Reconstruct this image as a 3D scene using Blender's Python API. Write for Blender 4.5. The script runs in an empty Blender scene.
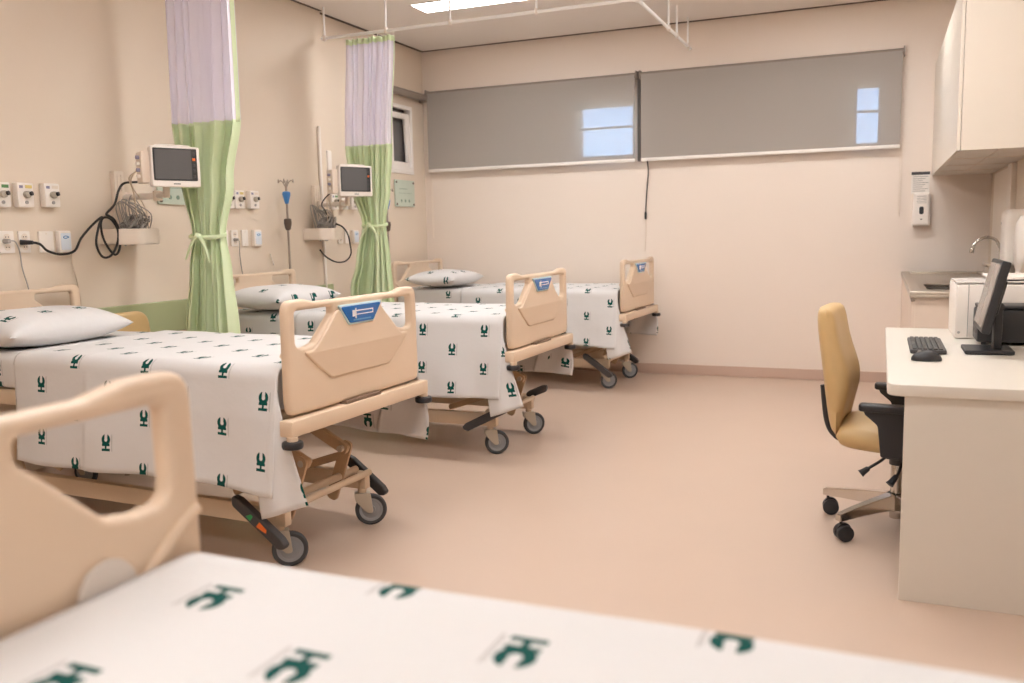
import bpy, bmesh, math, random
from mathutils import Vector, Matrix, noise
random.seed(7)
S = bpy.context.scene
COL = S.collection
PI = math.pi

# ---------------------------------------------------------------- materials
def lin(c):
    return c / 12.92 if c <= 0.04045 else ((c + 0.055) / 1.055) ** 2.4

def rgb(h):
    h = h.lstrip('#')
    return tuple(lin(int(h[i:i + 2], 16) / 255) for i in (0, 2, 4)) + (1,)

MATS = {}
def pm(name, col, rough=0.5, metal=0.0, var=0.03, scale=8.0, bump=0.0, bscale=60.0, spec=0.5, coat=0.0, trans=0.0):
    """principled material with a faint procedural colour mottling and optional bump"""
    if name in MATS:
        return MATS[name]
    m = bpy.data.materials.new(name)
    m.use_nodes = True
    nt = m.node_tree
    b = nt.nodes['Principled BSDF']
    c = rgb(col)
    tc = nt.nodes.new('ShaderNodeTexCoord')
    nz = nt.nodes.new('ShaderNodeTexNoise')
    nz.inputs['Scale'].default_value = scale
    nz.inputs['Detail'].default_value = 3
    nt.links.new(tc.outputs['Object'], nz.inputs['Vector'])
    mx = nt.nodes.new('ShaderNodeMix')
    mx.data_type = 'RGBA'
    mx.inputs[6].default_value = tuple(x * (1 - var) for x in c[:3]) + (1,)
    mx.inputs[7].default_value = tuple(min(1, x * (1 + var)) for x in c[:3]) + (1,)
    nt.links.new(nz.outputs['Fac'], mx.inputs[0])
    nt.links.new(mx.outputs[2], b.inputs['Base Color'])
    b.inputs['Roughness'].default_value = rough
    b.inputs['Metallic'].default_value = metal
    b.inputs['Specular IOR Level'].default_value = spec
    b.inputs['Coat Weight'].default_value = coat
    if bump > 0:
        n2 = nt.nodes.new('ShaderNodeTexNoise')
        n2.inputs['Scale'].default_value = bscale
        n2.inputs['Detail'].default_value = 4
        nt.links.new(tc.outputs['Object'], n2.inputs['Vector'])
        bp = nt.nodes.new('ShaderNodeBump')
        bp.inputs['Strength'].default_value = bump
        bp.inputs['Distance'].default_value = 0.01
        nt.links.new(n2.outputs['Fac'], bp.inputs['Height'])
        nt.links.new(bp.outputs['Normal'], b.inputs['Normal'])
    MATS[name] = m
    return m

def emit(name, col, strength):
    m = bpy.data.materials.new(name)
    m.use_nodes = True
    nt = m.node_tree
    nt.nodes.clear()
    e = nt.nodes.new('ShaderNodeEmission')
    e.inputs[0].default_value = col
    e.inputs[1].default_value = strength
    o = nt.nodes.new('ShaderNodeOutputMaterial')
    nt.links.new(e.outputs[0], o.inputs[0])
    MATS[name] = m
    return m

def sheer(name, col, alpha, transl=0.4, uvweave=True, tcol='#ffffff'):
    """woven cloth that lets part of the light straight through between its threads"""
    m = bpy.data.materials.new(name)
    m.use_nodes = True
    nt = m.node_tree
    nt.nodes.clear()
    d = nt.nodes.new('ShaderNodeBsdfDiffuse')
    d.inputs[0].default_value = rgb(col)
    t = nt.nodes.new('ShaderNodeBsdfTranslucent')
    t.inputs[0].default_value = rgb(col)
    a = nt.nodes.new('ShaderNodeMixShader')
    a.inputs[0].default_value = transl
    nt.links.new(d.outputs[0], a.inputs[1])
    nt.links.new(t.outputs[0], a.inputs[2])
    tr = nt.nodes.new('ShaderNodeBsdfTransparent')
    tr.inputs[0].default_value = rgb(tcol)
    x = nt.nodes.new('ShaderNodeMixShader')
    x.inputs[0].default_value = alpha
    nt.links.new(tr.outputs[0], x.inputs[1])
    nt.links.new(a.outputs[0], x.inputs[2])
    o = nt.nodes.new('ShaderNodeOutputMaterial')
    nt.links.new(x.outputs[0], o.inputs[0])
    MATS[name] = m
    return m

def linen_material():
    """white cotton printed with a staggered dark green HC mark and a pale grey line beside it (UV in metres)"""
    m = bpy.data.materials.new('printed_linen')
    m.use_nodes = True
    nt = m.node_tree
    b = nt.nodes['Principled BSDF']
    b.inputs['Roughness'].default_value = 0.85
    b.inputs['Specular IOR Level'].default_value = 0.15
    uv = nt.nodes.new('ShaderNodeUVMap')
    sep = nt.nodes.new('ShaderNodeSeparateXYZ')
    nt.links.new(uv.outputs[0], sep.inputs[0])
    def M(op, a, bb=None, cc=None):
        n = nt.nodes.new('ShaderNodeMath')
        n.operation = op
        for i, v in enumerate((a, bb, cc)):
            if v is None:
                continue
            if isinstance(v, (int, float)):
                n.inputs[i].default_value = v
            else:
                nt.links.new(v, n.inputs[i])
        return n.outputs[0]
    PX, PY = 0.39, 0.21
    def cell(co, off, p):
        return M('SUBTRACT', M('WRAP', M('SUBTRACT', co, off - p / 2), p, 0.0), p / 2)
    def box(x, y, cx, cy, hx, hy):
        a = M('LESS_THAN', M('ABSOLUTE', M('SUBTRACT', x, cx)), hx)
        c = M('LESS_THAN', M('ABSOLUTE', M('SUBTRACT', y, cy)), hy)
        return M('MULTIPLY', a, c)
    dark, pale = None, None
    for k in (0, 1):
        u = cell(sep.outputs[0], 0.254 + k * PX / 2, PX)
        v = cell(sep.outputs[1], 0.013 + k * PY / 2, PY)
        h = M('MAXIMUM', box(u, v, 0, -0.0275, 0.021, 0.0050), box(u, v, 0, -0.0075, 0.020, 0.0052))
        h = M('MAXIMUM', h, box(u, v, 0, -0.018, 0.0045, 0.012))
        dv = M('SUBTRACT', v, 0.0125)
        r = M('SQRT', M('ADD', M('MULTIPLY', u, u), M('MULTIPLY', dv, dv)))
        ring = M('LESS_THAN', M('ABSOLUTE', M('SUBTRACT', r, 0.0150)), 0.0072)
        gap = box(u, v, 0, 0.034, 0.0068, 0.0205)
        ring = M('MULTIPLY', ring, M('SUBTRACT', 1.0, gap))
        g = M('MAXIMUM', h, ring)
        dark = g if dark is None else M('MAXIMUM', dark, g)
        p = M('MAXIMUM', box(u, v, 0.031, 0.0, 0.0016, 0.034), box(u, v, 0.027, 0.0, 0.0009, 0.03))
        pale = p if pale is None else M('MAXIMUM', pale, p)
    mx = nt.nodes.new('ShaderNodeMix')
    mx.data_type = 'RGBA'
    mx.inputs[6].default_value = rgb('#d5d3d3')
    mx.inputs[7].default_value = rgb('#a9a5a4')
    nt.links.new(M('MULTIPLY', pale, 0.8), mx.inputs[0])
    m2 = nt.nodes.new('ShaderNodeMix')
    m2.data_type = 'RGBA'
    nt.links.new(mx.outputs[2], m2.inputs[6])
    m2.inputs[7].default_value = rgb('#0d4a45')
    nt.links.new(dark, m2.inputs[0])
    nt.links.new(m2.outputs[2], b.inputs['Base Color'])
    tc = nt.nodes.new('ShaderNodeTexCoord')
    n2 = nt.nodes.new('ShaderNodeTexNoise')
    n2.inputs['Scale'].default_value = 5
    n2.inputs['Detail'].default_value = 5
    nt.links.new(tc.outputs['Object'], n2.inputs['Vector'])
    bp = nt.nodes.new('ShaderNodeBump')
    bp.inputs['Strength'].default_value = 0.22
    bp.inputs['Distance'].default_value = 0.03
    nt.links.new(n2.outputs['Fac'], bp.inputs['Height'])
    nt.links.new(bp.outputs['Normal'], b.inputs['Normal'])
    MATS['linen'] = m
    return m

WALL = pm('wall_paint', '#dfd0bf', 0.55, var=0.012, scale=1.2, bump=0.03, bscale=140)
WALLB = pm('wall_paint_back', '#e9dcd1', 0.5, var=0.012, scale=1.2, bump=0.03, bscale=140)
CEIL = pm('ceiling_paint', '#efe9e4', 0.8, var=0.01, scale=1.5)
FLOOR = pm('vinyl_floor', '#c3ac9b', 0.33, var=0.03, scale=2.5, bump=0.015, bscale=40, spec=0.45)
BASE = pm('vinyl_baseboard', '#c4aa9b', 0.4, var=0.02)
GREEN_G = pm('green_wall_guard', '#a6ad85', 0.45, var=0.02)
BEDP = pm('bed_plastic', '#dcc5ad', 0.38, var=0.01, bump=0.03, bscale=300)
BEDM = pm('bed_metal', '#cfb9a0', 0.4, var=0.015, spec=0.5)
BEDD = pm('bed_metal_link', '#b79a7b', 0.42, var=0.02)
BLACK = pm('black_plastic', '#26262a', 0.42, var=0.05)
DGREY = pm('dark_grey_plastic', '#3d3b3d', 0.5, var=0.05)
RUBBER = pm('tyre_rubber', '#3c3e42', 0.6, var=0.05)
WHEELG = pm('wheel_grey', '#8e9196', 0.45, var=0.03)
FORK = pm('caster_fork', '#b9b0a2', 0.35, metal=0.3, var=0.03)
CHROME = pm('chrome', '#d5d0ca', 0.16, metal=1.0, var=0.02)
STEEL = pm('stainless_steel', '#c4bbb0', 0.3, metal=1.0, var=0.04, scale=30)
RAILW = pm('rail_white', '#ffffff', 0.5, var=0.0)
WHITEP = pm('white_plastic', '#eee6df', 0.4, var=0.01)
OFFWH = pm('off_white_plastic', '#e6d8ca', 0.45, var=0.01)
DESK = pm('desk_laminate', '#d5cec4', 0.4, var=0.012, scale=20)
CABI = pm('cabinet_laminate', '#dfd6cb', 0.35, var=0.01)
TANV = pm('tan_vinyl', '#c8a978', 0.42, var=0.04, scale=20, bump=0.06, bscale=220)
BLUE = pm('badge_blue', '#0c66b4', 0.25, var=0.05, coat=0.5)
PALEB = pm('badge_rim', '#b9d3d8', 0.4)
LBLUE = pm('badge_pale_strip', '#4f93c4', 0.4)
WHITE = pm('white_mark', '#ffffff', 0.5)
SCREEN = pm('dark_screen', '#5a5a5c', 0.22, var=0.03, spec=0.6)
BEZEL = pm('screen_bezel', '#26272b', 0.3)
GREENC = sheer('green_curtain_cloth', '#e2efca', 1.0, 0.14)
CORDB = pm('black_cable', '#1d1a1b', 0.45)
CORDG = pm('grey_cable', '#a5a19e', 0.5)
CORDW = pm('pale_cable', '#d9c8b6', 0.5)
TEAL = pm('plaque_green', '#c3cec0', 0.3, var=0.04, scale=12)
TEALD = pm('plaque_print', '#7e9786', 0.4)
BLUEC = pm('iv_blue', '#3f7fc0', 0.4)
IVM = pm('iv_rod', '#a3968b', 0.35, metal=0.6)
IVK = pm('iv_clamp', '#5a4a3f', 0.5)
SENSGREEN = pm('pedal_green', '#2f9a55', 0.5)
ORANGE = pm('pedal_orange', '#e9722a', 0.5)
YELLOW = pm('yellow_tag', '#d9c37a', 0.5)
GTAG = pm('green_tag', '#5d8a56', 0.5)
LILAC = pm('grey_lilac_tag', '#8a86a0', 0.5)
BLIND = sheer('blind_screen_fabric', '#c2bab3', 0.66, 0.12, tcol='#e6e9ee')
NET = sheer('curtain_net', '#f6f2ff', 0.82, 0.12)
LINEN = linen_material()
LAMP = emit('lamp_diffuser', (1.0, 0.99, 0.975, 1), 26.5)
GLASSD = pm('window_glass_dark', '#6b6767', 0.08, var=0.1, scale=3, spec=0.8)
ALU = pm('white_aluminium', '#efe9e4', 0.35)

# ---------------------------------------------------------------- mesh helpers
def link(o, parent=None):
    COL.objects.link(o)
    if parent:
        o.parent = parent
    return o

def obj(name, bm, mat, parent=None, smooth=True, angle=35):
    me = bpy.data.meshes.new(name)
    bmesh.ops.recalc_face_normals(bm, faces=bm.faces)
    bm.to_mesh(me)
    bm.free()
    for mt in (mat if isinstance(mat, (list, tuple)) else [mat]):
        me.materials.append(mt)
    if smooth:
        me.polygons.foreach_set('use_smooth', [True] * len(me.polygons))
        try:
            me.set_sharp_from_angle(angle=math.radians(angle))
        except Exception:
            pass
    return link(bpy.data.objects.new(name, me), parent)

def tag(o, label=None, cat=None, group=None, kind=None):
    if label: o['label'] = label
    if cat: o['category'] = cat
    if group: o['group'] = group
    if kind: o['kind'] = kind
    return o

def empty(name, loc=(0, 0, 0), rz=0.0, label=None, cat=None, group=None):
    o = bpy.data.objects.new(name, None)
    o.empty_display_size = 0.05
    COL.objects.link(o)
    o.location = loc
    o.rotation_euler = (0, 0, rz)
    return tag(o, label, cat, group)

def box(bm, x0, x1, y0, y1, z0, z1, bev=0.0, seg=2, mat=None, mi=0):
    r = bmesh.ops.create_cube(bm, size=1.0)
    vs = r['verts']
    M = Matrix.Translation(((x0 + x1) / 2, (y0 + y1) / 2, (z0 + z1) / 2)) @ Matrix.Diagonal((abs(x1 - x0), abs(y1 - y0), abs(z1 - z0), 1))
    if mat is not None:
        M = mat @ M
    bmesh.ops.transform(bm, matrix=M, verts=vs)
    fs = list({f for v in vs for f in v.link_faces})
    for f in fs: f.material_index = mi
    if bev > 0:
        es = list({e for f in fs for e in f.edges})
        bmesh.ops.bevel(bm, geom=es, offset=bev, segments=seg, profile=0.5, affect='EDGES', material=-1)
    return bm

def thicken(o, t, off=-1):
    m = o.modifiers.new('thickness', 'SOLIDIFY')
    m.thickness = t; m.offset = off
    return o

def B(*a, **k):
    return box(bmesh.new(), *a, **k)

def cyl(bm, p0, p1, r, r2=None, n=20, bev=0.0, mi=0):
    p0, p1 = Vector(p0), Vector(p1)
    d = p1 - p0
    r = bmesh.ops.create_cone(bm, cap_ends=True, cap_tris=False, segments=n, radius1=r, radius2=r if r2 is None else r2, depth=d.length)
    vs = r['verts']
    q = Vector((0, 0, 1)).rotation_difference(d.normalized()).to_matrix().to_4x4()
    bmesh.ops.transform(bm, matrix=Matrix.Translation((p0 + p1) / 2) @ q, verts=vs)
    fs = list({f for v in vs for f in v.link_faces})
    for f in fs: f.material_index = mi
    if bev > 0:
        caps = [f for f in fs if len(f.verts) > 4]
        es = list({e for f in caps for e in f.edges})
        bmesh.ops.bevel(bm, geom=es, offset=bev, segments=2, profile=0.5, affect='EDGES')
    return bm

def Cy(*a, **k):
    return cyl(bmesh.new(), *a, **k)

def smooth_path(pts, sub=6):
    P = [Vector(p) for p in pts]
    if len(P) < 3: return P
    out = []
    for i in range(len(P) - 1):
        a = P[max(i - 1, 0)]; b = P[i]; c = P[i + 1]; d = P[min(i + 2, len(P) - 1)]
        for k in range(sub):
            t = k / sub
            out.append(0.5 * ((2 * b) + (c - a) * t + (2 * a - 5 * b + 4 * c - d) * t * t + (3 * b - a - 3 * c + d) * t ** 3))
    out.append(P[-1])
    return out

def tube(bm, pts, r, n=8, sub=6, radii=None):
    P = smooth_path(pts, sub) if sub > 1 else [Vector(p) for p in pts]
    up = Vector((0, 0, 1))
    rings = []
    prev = None
    for i, p in enumerate(P):
        t = (P[min(i + 1, len(P) - 1)] - P[max(i - 1, 0)])
        if t.length < 1e-9: t = Vector((0, 0, 1))
        t.normalize()
        if prev is None:
            a = t.cross(up if abs(t.z) < 0.9 else Vector((1, 0, 0))).normalized()
        else:
            a = (prev - t * prev.dot(t))
            a = a.normalized() if a.length > 1e-6 else t.orthogonal().normalized()
        prev = a
        b = t.cross(a)
        rr = r if radii is None else radii[0] + (radii[1] - radii[0]) * i / (len(P) - 1)
        rings.append([bm.verts.new(p + (a * math.cos(2 * PI * k / n) + b * math.sin(2 * PI * k / n)) * rr) for k in range(n)])
    for r0, r1 in zip(rings, rings[1:]):
        for k in range(n):
            bm.faces.new((r0[k], r0[(k + 1) % n], r1[(k + 1) % n], r1[k]))
    bm.faces.new(rings[0]); bm.faces.new(list(reversed(rings[-1])))
    return bm

def T(*a, **k):
    return tube(bmesh.new(), *a, **k)

def lathe(bm, prof, axis_pt=(0, 0, 0), n=32, mat=None):
    """prof: list of (radius, height) about z"""
    rings = []
    M = mat or Matrix.Translation(axis_pt)
    for r, h in prof:
        rings.append([bm.verts.new(M @ Vector((max(r, 1e-5) * math.cos(2 * PI * k / n), max(r, 1e-5) * math.sin(2 * PI * k / n), h))) for k in range(n)])
    for a, b in zip(rings, rings[1:]):
        for k in range(n):
            bm.faces.new((a[k], a[(k + 1) % n], b[(k + 1) % n], b[k]))
    if prof[0] != prof[-1]:
        bm.faces.new(rings[0]); bm.faces.new(list(reversed(rings[-1])))
    else:
        bmesh.ops.remove_doubles(bm, verts=rings[0] + rings[-1], dist=1e-6)
    return bm

def round_poly(pts, seg=6):
    """pts: (x, y[, r]) closed polygon; corners with r get rounded"""
    out = []
    n = len(pts)
    for i in range(n):
        p = Vector(pts[i][:2]); r = pts[i][2] if len(pts[i]) > 2 else 0
        a = Vector(pts[i - 1][:2]); b = Vector(pts[(i + 1) % n][:2])
        if r <= 0:
            out.append(p); continue
        u = (a - p); v = (b - p)
        ang = u.angle(v)
        d = min(r / math.tan(ang / 2), u.length * 0.48, v.length * 0.48)
        p0 = p + u.normalized() * d; p1 = p + v.normalized() * d
        for k in range(seg + 1):
            t = k / seg
            out.append((1 - t) ** 2 * p0 + 2 * (1 - t) * t * p + t * t * p1)
    return out

def plate_mesh(outline, holes=(), thick=0.02, bev=0.004, bres=3):
    """2-D outline with holes, thickened with rounded rims; lies in local XY, thickness along Z"""
    cu = bpy.data.curves.new('tmp', 'CURVE')
    cu.dimensions = '2D'; cu.fill_mode = 'BOTH'
    cu.extrude = max(thick / 2 - bev, 0.0002); cu.bevel_depth = bev; cu.bevel_resolution = bres
    cu.offset = -bev
    for poly in [outline] + list(holes):
        sp = cu.splines.new('POLY')
        sp.points.add(len(poly) - 1)
        for q, p in zip(sp.points, poly): q.co = (p[0], p[1], 0, 1)
        sp.use_cyclic_u = True
    o = bpy.data.objects.new('tmp', cu)
    COL.objects.link(o)
    dg = bpy.context.evaluated_depsgraph_get()
    me = bpy.data.meshes.new_from_object(o.evaluated_get(dg))
    bpy.data.objects.remove(o); bpy.data.curves.remove(cu)
    return me

def plate(bm, outline, holes=(), thick=0.02, bev=0.004, mat=Matrix.Identity(4), mi=0):
    me = plate_mesh(outline, holes, thick, bev)
    me.transform(mat)
    n0 = len(bm.faces)
    bm.from_mesh(me)
    bm.faces.ensure_lookup_table()
    for f in bm.faces[n0:]: f.material_index = mi
    bpy.data.meshes.remove(me)
    bmesh.ops.remove_doubles(bm, verts=bm.verts, dist=1e-5)
    return bm

# local plate XY -> world YZ with thickness along X
YZ = Matrix(((0, 0, 1, 0), (1, 0, 0, 0), (0, 1, 0, 0), (0, 0, 0, 1)))
# local plate XY -> world XZ with thickness along Y
XZ = Matrix(((1, 0, 0, 0), (0, 0, 1, 0), (0, 1, 0, 0), (0, 0, 0, 1)))
def TM(x, y, z): return Matrix.Translation((x, y, z))

def grid(bm, f, nu, nv, uvf=None, closed_v=False):
    V = [[bm.verts.new(f(i / nu, j / nv)) for j in range(nv + (0 if closed_v else 1))] for i in range(nu + 1)]
    uvl = bm.loops.layers.uv.get('UVMap') or bm.loops.layers.uv.new('UVMap')
    m = len(V[0])
    for i in range(nu):
        for j in range(nv):
            j2 = (j + 1) % m
            fa = bm.faces.new((V[i][j], V[i + 1][j], V[i + 1][j2], V[i][j2]))
            if uvf:
                for l, (a, b) in zip(fa.loops, ((i, j), (i + 1, j), (i + 1, j + 1), (i, j + 1))):
                    l[uvl].uv = uvf(a / nu, b / nv)
    return V

# ---------------------------------------------------------------- camera
CAMH = 1.2723
cam = bpy.data.cameras.new('camera')
co = bpy.data.objects.new('camera', cam)
COL.objects.link(co)
yaw, pitch, roll = -0.3988, -0.1217, -0.0207
fw = Vector((math.sin(yaw) * math.cos(pitch), math.cos(yaw) * math.cos(pitch), math.sin(pitch)))
r0 = Vector((math.cos(yaw), -math.sin(yaw), 0))
u0 = r0.cross(fw)
r1 = r0 * math.cos(roll) + u0 * math.sin(roll)
u1 = -r0 * math.sin(roll) + u0 * math.cos(roll)
Mc = Matrix((r1, u1, -fw)).transposed().to_4x4()
Mc.translation = (0, 0, CAMH)
co.matrix_world = Mc
cam.sensor_width = 36
cam.lens = 876.4757 / 1024 * 36
cam.clip_start = 0.02
cam.dof.use_dof = True
cam.dof.focus_distance = 4.1
cam.dof.aperture_fstop = 2.9
S.camera = co

# ---------------------------------------------------------------- room shell
XL, XR, YB, ZC = -4.144, 0.77, 7.728, 3.034
YF, XN = -1.6, 1.9          # wall behind the camera, wider near end of the room
def struct(name, bm, mat, parent=None, smooth=False):
    o = obj(name, bm, mat, parent, smooth)
    if parent is None: o['kind'] = 'structure'
    return o

struct('floor', B(XL - .3, XN + .3, YF - .3, YB + .3, -.12, 0), FLOOR)
bm = B(XL + .03, XN - .03, YF + .03, YB - .03, ZC, ZC + .07)
struct('ceiling', box(bm, XL - .3, XN + .3, YF - .3, YB + .3, ZC + .07, ZC + .14), CEIL)
GAP_SHADE = pm('ceiling_gap_shade', '#5f5047', .7)  # dark colour painted in for the shadow line along the ceiling edge
struct('gap_shade_back', B(XL, XN, YB - .022, YB, ZC - .004, ZC + .02), GAP_SHADE)
struct('gap_shade_left', B(XL, XL + .022, 5.99, YB - .022, ZC - .004, ZC + .02), GAP_SHADE)
struct('gap_shade_bay', B(XL + .048, XL + .07, YF, 5.99, ZC - .004, ZC + .02), GAP_SHADE)
# left wall with a window hole near the back corner, and the slightly proud nearer bay
LW = (7.10, 7.462, 1.905, 2.462)
bm = B(XL - .2, XL, 5.99, LW[0], 0, ZC + .07)
box(bm, XL - .2, XL, LW[1], YB + .2, 0, ZC + .07)
box(bm, XL - .2, XL, LW[0], LW[1], 0, LW[2]); box(bm, XL - .2, XL, LW[0], LW[1], LW[3], ZC + .07)
struct('wall_left', box(bm, XL - .2, XL + .048, YF - .2, 5.99, 0, ZC + .07), WALL)
XW = XL + .048
# back wall with two high openings behind the blinds
W1 = (-2.575, -2.05, 1.94, 2.405); W2 = (-.235, -.03, 1.925, 2.40)
bm = bmesh.new()
xs = [XL, W1[0], W1[1], W2[0], W2[1], XN + .2]
for i in (0, 2, 4): box(bm, xs[i], xs[i + 1], YB, YB + .2, 0, ZC + .07)
for w in (W1, W2):
    box(bm, w[0], w[1], YB, YB + .2, 0, w[2]); box(bm, w[0], w[1], YB, YB + .2, w[3], ZC + .07)
struct('wall_back', bm, WALLB)
struct('wall_right', B(XR, XN + .2, 2.85, YB, 0, ZC + .07), WALL)
struct('wall_right_near', B(XN, XN + .2, YF, 2.85, 0, ZC + .07), WALL)
struct('wall_front', B(XW, XN, YF - .2, YF, 0, ZC + .07), WALL)
struct('baseboard_back', B(XL, .14, YB - .012, YB, 0, .088, .003), BASE)
struct('baseboard_left', B(XW, XW + .012, YF, 5.99, 0, .088, .003), BASE)
struct('trim_1', B(XW, XW + .022, YF, 5.985, .712, .905, .006), GREEN_G)

def window(name, w, mid=True):
    o = struct(name, B(w[0], w[0] + .022, YB + .06, YB + .1, w[2], w[3]), ALU)
    bm = B(w[0], w[1], YB + .06, YB + .1, w[2], w[2] + .02)
    box(bm, w[0], w[1], YB + .06, YB + .1, w[3] - .02, w[3])
    box(bm, w[1] - .022, w[1], YB + .06, YB + .1, w[2], w[3])
    zm = (w[2] * .42 + w[3] * .58)
    box(bm, w[0], w[1], YB + .065, YB + .095, zm - .012, zm + .006)
    obj('window_frame', bm, ALU, o, False)
    g = bpy.data.materials.get('clear_glass')
    if g is None:
        g = bpy.data.materials.new('clear_glass'); g.use_nodes = True
        nt = g.node_tree; nt.nodes.clear()
        a = nt.nodes.new('ShaderNodeBsdfTransparent'); a.inputs[0].default_value = (.92, .95, .97, 1)
        c = nt.nodes.new('ShaderNodeBsdfGlossy'); c.inputs['Roughness'].default_value = .02
        x = nt.nodes.new('ShaderNodeMixShader'); x.inputs[0].default_value = .06
        q = nt.nodes.new('ShaderNodeOutputMaterial')
        nt.links.new(a.outputs[0], x.inputs[1]); nt.links.new(c.outputs[0], x.inputs[2]); nt.links.new(x.outputs[0], q.inputs[0])
    obj('pane', B(w[0] + .02, w[1] - .02, YB + .078, YB + .084, w[2] + .018, w[3] - .018), g, o, False)
window('window_1', W1); window('window_2', W2)

# small top-hung window on the left wall
y0, y1, z0, z1 = LW
fr = struct('window_3', B(XL - .06, XL + .012, y0 - .03, y1 + .03, z0 - .05, z0 - .022, .003), ALU)
out = [(y0 - .022, z0 - .022), (y1 + .022, z0 - .022), (y1 + .022, z1 + .022), (y0 - .022, z1 + .022)]
ins = [(y0 + .012, z0 + .012), (y1 - .012, z0 + .012), (y1 - .012, z1 - .012), (y0 + .012, z1 - .012)]
obj('window_frame', plate(bmesh.new(), out, [ins], .05, .004, TM(XL - .012, 0, 0) @ YZ), ALU, fr, False)
sa = [(y0 + .012, z0 + .012), (y1 - .014, z0 + .012), (y1 - .014, z1 - .05), (y0 + .012, z1 - .05)]
si = [(y0 + .05, z0 + .055), (y1 - .085, z0 + .055), (y1 - .115, z1 - .09), (y0 + .05, z1 - .09)]
si = [(y0 + .05, z0 + .06), (y1 - .055, z0 + .06), (y1 - .085, z1 - .10), (y0 + .05, z1 - .10)]
obj('sash', plate(bmesh.new(), sa, [si], .03, .004, TM(XL - .02, 0, 0) @ YZ), ALU, fr, False)
bm = B(XL - .075, XL - .065, y0, y1, z0, z1)
obj('pane', bm, GLASSD, fr, False)

# neighbouring building and sky outside the high windows
w = bpy.data.worlds.new('sky'); S.world = w; w.use_nodes = True
nt = w.node_tree
bg = nt.nodes['Background']
sky = nt.nodes.new('ShaderNodeTexSky'); sky.sky_type = 'HOSEK_WILKIE'; sky.turbidity = 3
sky.sun_direction = (0.2, -0.6, 0.77)
nt.links.new(sky.outputs[0], bg.inputs[0])
bg.inputs[1].default_value = 32.0

# ---------------------------------------------------------------- ceiling lights
def lamp(x0, x1, y0, y1, label):
    o = empty('ceiling_light', ((x0 + x1) / 2, (y0 + y1) / 2, ZC), 0, label, 'ceiling light', 'recessed ceiling light panels')
    hx, hy = (x1 - x0) / 2, (y1 - y0) / 2
    outl = [(-hx, -hy), (hx, -hy), (hx, hy), (-hx, hy)]
    inn = [(-hx + .012, -hy + .012), (hx - .012, -hy + .012), (hx - .012, hy - .012), (-hx + .012, hy - .012)]
    obj('frame', plate(bmesh.new(), outl, [inn], .012, .002, TM(0, 0, -.004)), ALU, o, False)
    obj('diffuser', B(-hx + .012, hx - .012, -hy + .012, hy - .012, -.006, -.001), LAMP, o, False)
    return o
lamp(-3.38, -2.18, 6.13, 6.41, 'bright recessed light panel in the ceiling beside the curtain rail')
for x, y, l in ((-.9, 6.13, 'added unseen ceiling light panel over the open floor by the blinds'),
                (-2.5, 4.1, 'added unseen ceiling light panel over the middle bed'),
                (-.9, 4.1, 'added unseen ceiling light panel over the floor beside the office chair'),
                (-2.5, 2.1, 'added unseen ceiling light panel over the bed nearest the wall outlets'),
                (-.9, 2.1, 'added unseen ceiling light panel over the gap between bed and desk'),
                (-2.5, -0.6, 'added unseen ceiling light panel behind the camera on the bed side'),
                (-.6, -0.8, 'added unseen ceiling light panel above the foreground bed')):
    lamp(x, x + 1.2, y, y + .28, l)  # panels out of view, added to brighten the room

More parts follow.
